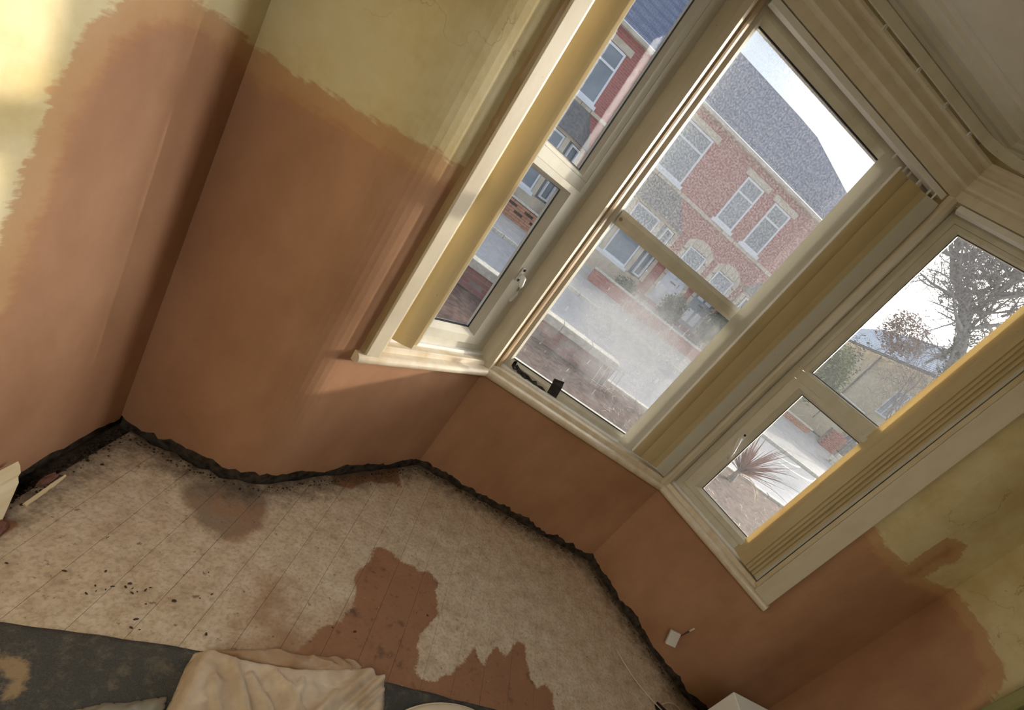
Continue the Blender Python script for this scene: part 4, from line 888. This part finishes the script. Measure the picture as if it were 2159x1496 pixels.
def house(nm, label, x0, x1, wins, doors, bay, ridge, flags=()):
    h = empty(nm, ((x0 + x1) / 2, YF, .3), label, 'house', 'terraced houses over the road')
    MB().box((x0, YF, -.3), (x1, YF + .35, 6.52)).build('wall', M['brick'], h)
    slate_roof(h, ridge, YF - .22, 6.62)
    MB().box((x0, YF - .25, 6.47), (x1, YF - .02, 6.60)).build('gutter', M['stone'], h, bevel=.03)
    i = 0; xx = x0 + .02
    while xx < x1 - .1:                                        # string course laid stone by stone
        l = random.uniform(.42, .7); xe = min(x1 - .02, xx + l)
        MB().box((xx, YF - .05 - random.uniform(0, .02), 3.98), (xe - .015, YF + .01, 4.10)).build('string_stone', M['stone'], h, bevel=.012); xx = xe
    for (a, b, z0, z1) in wins:
        win_house(h, a, b, z0, z1, YF)
        MB().box((a - .18, YF - .06, z1 + .02), (b + .18, YF + .01, z1 + .24)).build('lintel', M['stone'], h, bevel=.015)
    for (a, b, col) in doors:
        # arched stone head made of wedge stones, fanlight and door below
        xm = (a + b) / 2; hw_ = (b - a) / 2 + .18
        for k in range(5):
            t0, t1 = -1 + 2 * k / 5 + .012, -1 + 2 * (k + 1) / 5 - .012
            arch = lambda t_: 3.10 + .28 * (1 - t_ * t_)
            MB().loft([[(xm + hw_ * t_, y_, z_) for y_, z_ in ((YF - .07, 2.98 if abs(t_) < .8 else 2.75), (YF - .07, arch(t_)), (YF + .01, arch(t_)), (YF + .01, 2.98 if abs(t_) < .8 else 2.75))] for t_ in (t0, (t0 + t1) / 2, t1)]).build('arch_stone', M['stone'], h)
        win_house(h, a + .02, b - .02, 2.30, 2.97, YF, .96, False)
        for xa in (a - .17, b + .001):
            for k in range(4): MB().box((xa, YF - .05, .4 + .58 * k), (xa + .17, YF + .01, .4 + .58 * k + .56)).build('jamb_stone', M['stone'], h, bevel=.012)
        d = MB().box((a, YF - .03, .42), (b, YF + .01, 2.28)).build('door', M[col], h)
        MB().box((xm - .14, YF - .05, 1.42), (xm + .14, YF - .031, 1.48)).build('letterbox', M['rubber'], d)
        MB().box((xm + .24, YF - .055, 1.4), (xm + .27, YF - .031, 1.56)).build('door_handle', M['rubber'], d)
        for zz in (.6, 1.62):
            for xa in (a + .12, xm + .06): MB().box((xa, YF - .038, zz), (xa + (b - a) / 2 - .18, YF - .0301, zz + .55)).build('door_panel', M['hframe'], d)
    if bay:
        f0, f1, s0, s1 = bay; yb = YF - .9
        plan = [(s0, YF), (f0, yb), (f1, yb), (s1, YF)]
        MB().prism(plan, -.2, .72).build('bay_wall', M['stone'], h); MB().prism(plan, 2.88, 3.0).build('bay_lintel', M['stone'], h)
        ins = [(s0 + .12, YF), (f0 + .06, yb + .12), (f1 - .06, yb + .12), (s1 - .12, YF)]
        MB().prism(ins, .72, 2.88).build('bay_glazing', M['hglass'], h)
        for (px, py) in ((s0 + .05, YF - .05), (f0 + .06, yb + .07), (f1 - .06, yb + .07), (s1 - .05, YF - .05), ((f0 + f1) / 2, yb + .07)): MB().box((px - .09, py - .07, .72), (px + .09, py + .05, 2.88)).build('mullion', M['stone'], h, bevel=.015)
        w_ = (f1 - f0) / 2
        for a, b in ((f0 + .16, (f0 + f1) / 2 - .10), ((f0 + f1) / 2 + .10, f1 - .16)): win_house(h, a, b, .78, 2.86, yb + .09, .66)
        d0 = Vector((s1 - f1, .9, 0)); 
        for (qx, qy, ang) in (((f1 + s1) / 2, YF - .45, math.atan2(.9, s1 - f1)), ((f0 + s0) / 2, YF - .45, -math.atan2(.9, f0 - s0))):
            c_ = Vector((math.cos(ang), math.sin(ang), 0)); nn = Vector((math.sin(ang), -math.cos(ang), 0)); o_ = Vector((qx, qy, .8)) - c_ * .30 - nn * .03
            fm = MB()
            for (u0, u1, v0, v1) in ((0, .06, 0, 2.05), (.54, .60, 0, 2.05), (.06, .54, 0, .06), (.06, .54, 1.99, 2.05), (.06, .54, 1.3, 1.36)): fm.obox(o_ + c_ * u0 + Vector((0, 0, v0)), c_ * (u1 - u0), nn * .07, Vector((0, 0, v1 - v0)))
            fm.build('window', M['hframe'], h)
        e = .16; eav = [(s0 - e, YF, 3.0), (f0 - e * .6, yb - e, 2.98), (f1 + e * .6, yb - e, 2.98), (s1 + e, YF, 3.0)]; top = [(f0 - .1, YF, 3.98), (f0 + .15, YF - .12, 3.98), (f1 - .15, YF - .12, 3.98), (f1 + .1, YF, 3.98)]
        b_ = MB().add(eav + top, [(0, 1, 5, 4), (1, 2, 6, 5), (2, 3, 7, 6), (0, 3, 2, 1), (4, 5, 6, 7), (0, 4, 7, 3)]).build('bay_roof', M['dkslate'], h)
    return h
RD = [(-8, 21, 9.76), (-.4405, 21, 9.76)]
house('terraced_house', 'red brick terraced house seen through the narrow left window', -8.0, -.441, [(-2.75, -1.22, 4.23, 5.98), (-5.9, -5.0, 4.23, 5.98)], [(-6.0, -5.0, 'hdoor')], (-4.0, -1.25, -4.9, -.62), RD)
house('terraced_house', 'red brick terraced house with slate bay roof and pale blue door', -.4395, 5.9445, [(.95, 2.90, 4.23, 5.98), (4.72, 5.58, 4.23, 5.98)], [(4.66, 5.60, 'hdoor')], (.45, 3.12, -.25, 4.02), [(-.4395, 21, 9.76), (5.9445, 21, 9.74)])
house('terraced_house', 'end red brick terraced house whose ridge drops at the right', 5.9455, 10.6, [(6.20, 7.07, 4.23, 5.98), (8.6, 10.2, 4.23, 5.98)], [(6.22, 7.16, 'hglass')], (8.4, 10.0, 7.7, 10.5), [(5.9455, 21, 9.74), (7.1, 21, 9.70), (10.6, 20.8, 8.85)])

def limb(mb, p, d, L, r, lev, rnd, tw, curl=.35, n=5):
    pts = [p]; rs = [r]; q = p.copy(); dd = d.copy()
    for i in range(n):
        dd = (dd + Vector((rnd.gauss(0, curl), rnd.gauss(0, curl), rnd.gauss(0, curl) + .06)) * .45).normalized(); q = q + dd * (L / n); pts.append(q.copy()); rs.append(r * (1 - .75 * (i + 1) / n))
    (mb if lev > 1 else tw).tube(pts, rs, 6 if lev > 1 else 3)
    if lev <= 0: return
    k = {4: 5, 3: 6, 2: 6, 1: 5}.get(lev, 4)
    for i in range(k):
        t_ = rnd.uniform(.25, 1.0); j = min(n - 1, int(t_ * n)); b = pts[j].lerp(pts[j + 1], t_ * n - j if j < n else 1)
        ax = (pts[j + 1] - pts[j]).normalized(); side = ax.orthogonal().normalized(); side.rotate(Matrix.Rotation(rnd.uniform(0, 2 * PI), 3, ax))
        limb(mb, b, (ax * rnd.uniform(.5, .9) + side).normalized(), L * rnd.uniform(.45, .68), max(.006, rs[j] * .6), lev - 1, rnd, tw, curl, n)
# leafy masses
def leaves(mb, c, r, n, sz, seed=0):
    rnd = random.Random(seed)
    for _ in range(n):
        v = Vector((rnd.gauss(0, 1), rnd.gauss(0, 1), rnd.gauss(0, 1))).normalized(); k = rnd.uniform(.55, 1.05) * (1 + .3 * mnoise.noise(v * 2 + Vector((seed, 0, 0))))
        p = Vector((c[0] + v.x * r[0] * k, c[1] + v.y * r[1] * k, c[2] + v.z * r[2] * k)); a = Vector((rnd.gauss(0, 1), rnd.gauss(0, 1), rnd.gauss(0, 1))).normalized(); b = a.orthogonal().normalized(); s = sz * rnd.uniform(.6, 1.4)
        mb.add([p - a * s, p + b * s * .45, p + a * s, p - b * s * .45], [(0, 1, 2, 3)])
def bush(nm, label, c, r, n, sz, mt, seed, cat='bush', stem=True):
    g = c[2] - r[2]; h = empty(nm, (c[0], c[1], g), label, cat)
    mb = MB(); leaves(mb, c, r, n, sz, seed); mb.build('foliage', M[mt], h, kind='stuff')
    if mt == 'leafr':
        st = MB(); tw_ = MB(); rr = random.Random(seed)
        st.tube([(c[0], c[1], g - 4.4), (c[0] + .05, c[1], g - 1), (c[0], c[1], c[2])], [.03, .025, .015], 6)
        for k in range(14): limb(st, Vector((c[0], c[1], c[2] - .5 + .05 * k)), Vector((rr.gauss(0, 1), rr.gauss(0, .6), rr.uniform(0, 1))).normalized(), rr.uniform(.9, 1.5), .022, 2, rr, tw_)
        st.build('stem', M['twig'], h); tw_.build('twigs', M['twig'], h, kind='stuff'); return h
    o = lump('inner_growth', (c[0], c[1], c[2] - r[2] * .8), tuple(q * .8 for q in r), M['leafd'] if mt != 'leafr' else M['bark'], seed, .8); o.data.transform(Matrix.Translation(-Vector(h.location))); o.parent = h
    return h
bush('bush', 'dark clipped bush in front of the pale blue door', (5.45, 15.9, .75), (.55, .5, .65), 900, .06, 'leafd', 1)
bush('bush', 'taller dark bush beside the end house door', (7.45, 15.9, 1.3), (.7, .6, 1.2), 1200, .07, 'leafd', 2)
bush('bush', 'scrubby green bush at the far kerb below the bay', (3.3, 15.62, .22), (.55, .34, .42), 700, .05, 'leafd', 3)
# far front garden walls
fw = empty('front_wall', (-2, 15.0, -.3), 'red brick front wall with square holes over the road, left of view', 'wall')
MB().box((-6, 14.97, -.3), (1.3, 15.05, .34)).build('mortar_core', M['gap'], fw)
bw_ = MB().box((-.155, -.05, -.04), (.155, .05, .04)).build('brick', M['obrick'], bevel=.006); bme = bw_.data; bpy.data.objects.remove(bw_)
for r in range(7):
    for i in range(20):
        if r in (3, 5) and (i + (r == 5)) % 2: continue
        inst(bme, 'brick', fw, (-5.0 + .32 * i + (.16 if r % 2 else 0), 14.92, -.25 + .088 * r))
MB().box((-6, 14.85, .341), (1.35, 15.1, .40)).build('coping_stone', M['coping'], fw, bevel=.01)
fw2 = empty('front_wall', (4, 15.0, -.3), 'low hazy red wall in front of the pale blue door house', 'wall')
MB().box((1.9, 14.95, -.3), (9.2, 15.1, .18)).build('body', M['brick'], fw2); MB().box((1.87, 14.9, .181), (9.25, 15.14, .25)).build('coping_stone', M['coping'], fw2, bevel=.01)

# right-hand side: orange brick wall, purple wall, gate, yellow house, tree
ow = empty('garden_wall', (14.0, 16.6, -.45), 'orange brick garden wall at the road junction, seen low in the right window', 'wall')
MB().box((12.6, 16.64, -.45), (14.75, 16.80, .40)).build('mortar_core', M['mortar'], ow); bricks(ow, 12.6, 14.75, 16.59, -.45, 11, bo_, .228, .077)
MB().box((12.57, 16.5, .4005), (14.8, 16.84, .47)).build('coping_stone', M['coping'], ow, bevel=.01)
pw = empty('garden_wall', (16.1, 16.7, -.1), 'purplish red brick wall beside the grey gate past the junction', 'wall')
MB().box((15.6, 16.66, -.3), (16.7, 16.81, 1.08)).build('mortar_core', M['mortar'], pw); bricks(pw, 15.6, 16.7, 16.62, -.30, 18, bg_, .228, .077)
gt = empty('boundary_gate', (17.2, 16.6, -.1), 'plain grey boarded gate right of the purplish wall', 'gate')
for k in range(6): MB().box((16.8 + .14 * k, 16.6, -.2), (16.93 + .14 * k, 16.64, 1.2)).build('board', M['dkslate'], gt)
for zz in (.05, .95): MB().box((16.8, 16.641, zz), (17.63, 16.68, zz + .09)).build('rail', M['dkslate'], gt)
bl_ = empty('block_wall', (17.2, 15.6, -.4), 'pale concrete block wall at the lower right of the right window', 'wall')
bm_ = MB().box((-.215, -.07, -.105), (.215, .07, .105)).build('block', M['coping'], bevel=.01); blm = bm_.data; bpy.data.objects.remove(bm_)
for r in range(4):
    for i in range(6): inst(blm, 'block', bl_, (15.9 + .44 * i + (.22 if r % 2 else 0), 15.6, -.33 + .215 * r))
yh = empty('yellow_house', (19.3, 22.5, .2), 'yellow rendered house with pale slate roof beyond the junction', 'house')
A_, B_ = Vector((20.9, 29.2, 0)), Vector((18.0, 17.1, 0)); dv = (B_ - A_).normalized(); nv_ = Vector((-dv.y, dv.x, 0))
if nv_.x < 0: nv_ = -nv_
mb = MB(); mb.obox(A_ - dv * 4 + Vector((0, 0, -.4)), (B_ - A_) + dv * 4.2, nv_ * .3, Vector((0, 0, 6.05))); mb.build('wall', M['yellow'], yh)
mb = MB(); n = 18; Lr = (B_ - A_) + dv * 4.8; o0 = A_ - dv * 4.3 - nv_ * .35
for r in range(n):
    f0, f1 = r / n, (r + 1) / n; e0 = o0 + nv_ * (4.2 * f0) + Vector((0, 0, 5.62 + 3.0 * f0)); e1 = o0 + nv_ * (4.2 * f1) + Vector((0, 0, 5.62 + 3.0 * f1)); up = Vector((0, 0, .05))
    mb.add([e0 + up, e0 + Lr + up, e1 + Lr, e1, e0, e0 + Lr], [(0, 1, 2, 3), (4, 5, 1, 0)])
mb.build('roof', M['pale_slate'], yh, kind='stuff')
mb = MB(); mb.obox(A_ - dv * 4.3 - nv_ * .45 + Vector((0, 0, 5.5)), Lr, nv_ * .12, Vector((0, 0, .14))); mb.build('gutter', M['dkslate'], yh)
pp = A_.lerp(B_, .55); MB().tube([pp - nv_ * .08 + Vector((0, 0, 0)), pp - nv_ * .08 + Vector((0, 0, 5.5))], .035, 8).build('downpipe', M['dkslate'], yh)
for f, z0, z1 in ((.86, 2.9, 4.4), (.86, .8, 2.2), (.2, 3.0, 4.4)):
    q = A_.lerp(B_, f); fm = MB()
    for (u0, u1, v0, v1) in ((0, .08, 0, 1), (1.12, 1.2, 0, 1), (.08, 1.12, 0, .06), (.08, 1.12, .94, 1), (.56, .64, .06, .94)): fm.obox(q + dv * u0 - nv_ * .06 + Vector((0, 0, z0 + (z1 - z0) * v0)), dv * (u1 - u0), nv_ * .07, Vector((0, 0, (z1 - z0) * (v1 - v0))))
    fo = fm.build('window', M['hframe'], yh); g_ = MB(); g_.obox(q + dv * .08 - nv_ * .03 + Vector((0, 0, z0 + .05)), dv * 1.04, nv_ * .04, Vector((0, 0, z1 - z0 - .1))); g_.build('pane', M['hglass'], fo)
# flat-roofed garage with a pale fascia beside the yellow house
sw = empty('garage', (15.4, 19.0, 0), 'flat-roofed yellow garage with a white fascia in front of the yellow house', 'garage')
P0, P1 = Vector((13.6, 18.9, 0)), Vector((17.5, 18.2, 0)); dd_ = P1 - P0; pn = Vector((-dd_.y, dd_.x, 0)).normalized()
mb = MB(); mb.obox(P0 + Vector((0, 0, -.3)), dd_, pn * .9, Vector((0, 0, 2.55))); mb.build('wall', M['yellow'], sw)
mb = MB(); mb.obox(P0 - pn * .06 + Vector((0, 0, 2.251)), dd_, pn * 1.0, Vector((0, 0, .13))); mb.build('fascia', M['line'], sw, bevel=.02)
mb = MB(); mb.obox(P0 - pn * .02 + Vector((0, 0, 2.381)), dd_, pn * .9, Vector((0, 0, .09))); mb.build('roof_felt', M['dkslate'], sw)
mb = MB(); mb.obox(P0 - pn * .05 + Vector((0, 0, 2.471)), dd_, pn * .95, Vector((0, 0, .06))); mb.build('roof_edge', M['line'], sw)
bush('hedge_shrub', 'big yellow-green shrub by the corner of the yellow house', (13.9, 17.85, 2.6), (1.25, .75, 1.5), 3200, .09, 'leafg', 4, 'shrub')
bush('hedge_shrub', 'dark green ivy clump above the yellow-green shrub', (16.3, 20.7, 2.5), (1.0, .6, 2.75), 2600, .08, 'leafd', 5, 'shrub')
bush('russet_bush', 'russet leaved bush against the pale slate roof', (15.6, 18.2, 6.1), (1.25, .9, .95), 2000, .09, 'leafr', 6, 'shrub')

def pol(az, el, dist):
    a = math.radians(az); return Vector((CAM.x + dist * math.sin(a), CAM.y + dist * math.cos(a), CAM.z + dist * el))
tree = empty('bare_tree', pol(47.0, -.09, 17.5), 'leaning bare tree with ivy on its trunk beyond the right window', 'tree')
tk = MB(); tw = MB(); rnd = random.Random(5); D = 17.5
path = [pol(47.0, -.09, D), pol(45.9, .06, D), pol(44.0, .17, D), pol(42.9, .205, D), pol(41.2, .245, D), pol(39.4, .268, D), pol(37.9, .280, D), pol(36.3, .305, D), pol(35.2, .36, D)]
tk.tube(path, [.24, .21, .19, .17, .14, .11, .09, .05, .02], 10)
tk.tube([pol(41.2, .245, D), pol(41.6, .31, D), pol(41.2, .37, D), pol(41.8, .45, D), pol(41.0, .55, D)], [.12, .10, .08, .05, .03], 8)
for k in range(36):
    i = rnd.randrange(3, len(path) - 1); b = path[i].lerp(path[i + 1], rnd.random()); limb(tk, b, Vector((rnd.gauss(0, 1), rnd.gauss(0, .5), rnd.uniform(-.1, 1))).normalized(), rnd.uniform(1.0, 2.4), .06, 3, rnd, tw)
for k in range(40):
    el = rnd.uniform(.26, .52); b = pol(41.4, el, D); limb(tk, b, Vector((rnd.gauss(0, 1), rnd.gauss(0, .5), rnd.uniform(0, 1))).normalized(), rnd.uniform(1.0, 2.2), .06, 3, rnd, tw)
for k in range(10):
    b = pol(rnd.uniform(42, 44.5), rnd.uniform(.15, .3), D); limb(tk, b, Vector((rnd.uniform(.2, 1), rnd.gauss(0, .4), rnd.uniform(.2, 1))).normalized(), rnd.uniform(1.2, 2.4), .05, 3, rnd, tw)
tk.build('trunk', M['bark'], tree, smooth=True); tw.build('twigs', M['twig'], tree, kind='stuff')
iv = MB()
for q in path[1:6]: leaves(iv, q, (.36, .36, .5), 260, .06, int(q.x * 10))
iv.build('ivy', M['leafd'], tree, kind='stuff')
t2 = empty('bare_shrub', pol(44.6, -.07, 24.0), 'thin bare shrub standing in front of the yellow house', 'shrub'); tk = MB(); tw = MB()
for k in range(7): limb(tk, pol(44.6 + rnd.uniform(-.4, .4), .03, 24.0), Vector((rnd.gauss(-.35, .4), rnd.gauss(0, .4), 1)).normalized(), rnd.uniform(2.4, 3.6), .035, 3, rnd, tw, .3)
tk.tube([pol(44.6, -.07, 24.0), pol(44.6, .05, 24.0)], [.06, .05], 8); tk.build('stem', M['twig'], t2); tw.build('twigs', M['twig'], t2, kind='stuff')

# cordyline in the front garden, every strap leaf a piece
cd = empty('cordyline', (4.75, 4.95, -.46), 'red-brown strap-leaved palm plant in the front garden bed', 'plant')
base = Vector((4.78, 4.98, -.30)); MB().tube([base + Vector((0, 0, -.16)), base + Vector((0, 0, .10))], [.07, .05], 8).build('stem', M['bark'], cd)
rnd = random.Random(12)
def strap(p, d, L, wd_, droop, mt):
    mb = MB(); rg = []; q = p.copy(); dd = d.copy()
    for i in range(8):
        t_ = i / 7; w_ = wd_ * (0.5 + 1.2 * t_ if t_ < .3 else .86 * (1 - t_) / .7 + .03); s_ = dd.cross(Vector((0, 0, 1))); s_ = s_.normalized() if s_.length > 1e-3 else Vector((1, 0, 0)); u_ = s_.cross(dd).normalized()
        rg.append([q - s_ * w_ + u_ * w_ * .35, q, q + s_ * w_ + u_ * w_ * .35, q - u_ * .004]); dd = (dd + Vector((0, 0, -droop * t_ * .5))).normalized(); q = q + dd * L / 7
    return mb.loft(rg).build('leaf', mt, cd)
for k in range(95):
    a = rnd.uniform(0, 2 * PI); up = rnd.uniform(.25, 2.0); d = Vector((math.cos(a), math.sin(a), up)).normalized(); strap(base + Vector((0, 0, .08)), d, rnd.uniform(.6, 1.1), rnd.uniform(.015, .027), rnd.uniform(.05, .4), M['cordy'])
for d, L in ((Vector((1.0, .35, .55)), 1.45), (Vector((1.0, .1, .35)), 1.15), (Vector((.8, -.1, .25)), .95), (Vector((.35, .9, .6)), 1.2), (Vector((.9, .6, .8)), 1.4)): strap(base + Vector((0, 0, .08)), d.normalized(), L, .022, .05, M['cordy'])
for k in range(9):
    a = rnd.uniform(-2.2, .6); strap(base + Vector((0, 0, .02)), Vector((math.cos(a), math.sin(a), .35)).normalized(), rnd.uniform(.5, .8), .016, 1.1, M['cordy_d'])['label'] = 'dead bleached drooping leaf'
# dead stalks and litter over the bed
lt = MB(); rnd = random.Random(4)
for _ in range(500):
    p = Vector((rnd.uniform(1.5, 7.5), rnd.uniform(2.0, 5.5), -.455)); a = rnd.uniform(0, 2 * PI); L = rnd.uniform(.05, .22); lt.tube([p, p + Vector((math.cos(a) * L * .5, math.sin(a) * L * .5, rnd.uniform(.0, .05))), p + Vector((math.cos(a + .5) * L, math.sin(a + .5) * L, 0.004))], .003, 3)
lt.build('dead_stalks', M['cordy_d'], gs, kind='stuff')
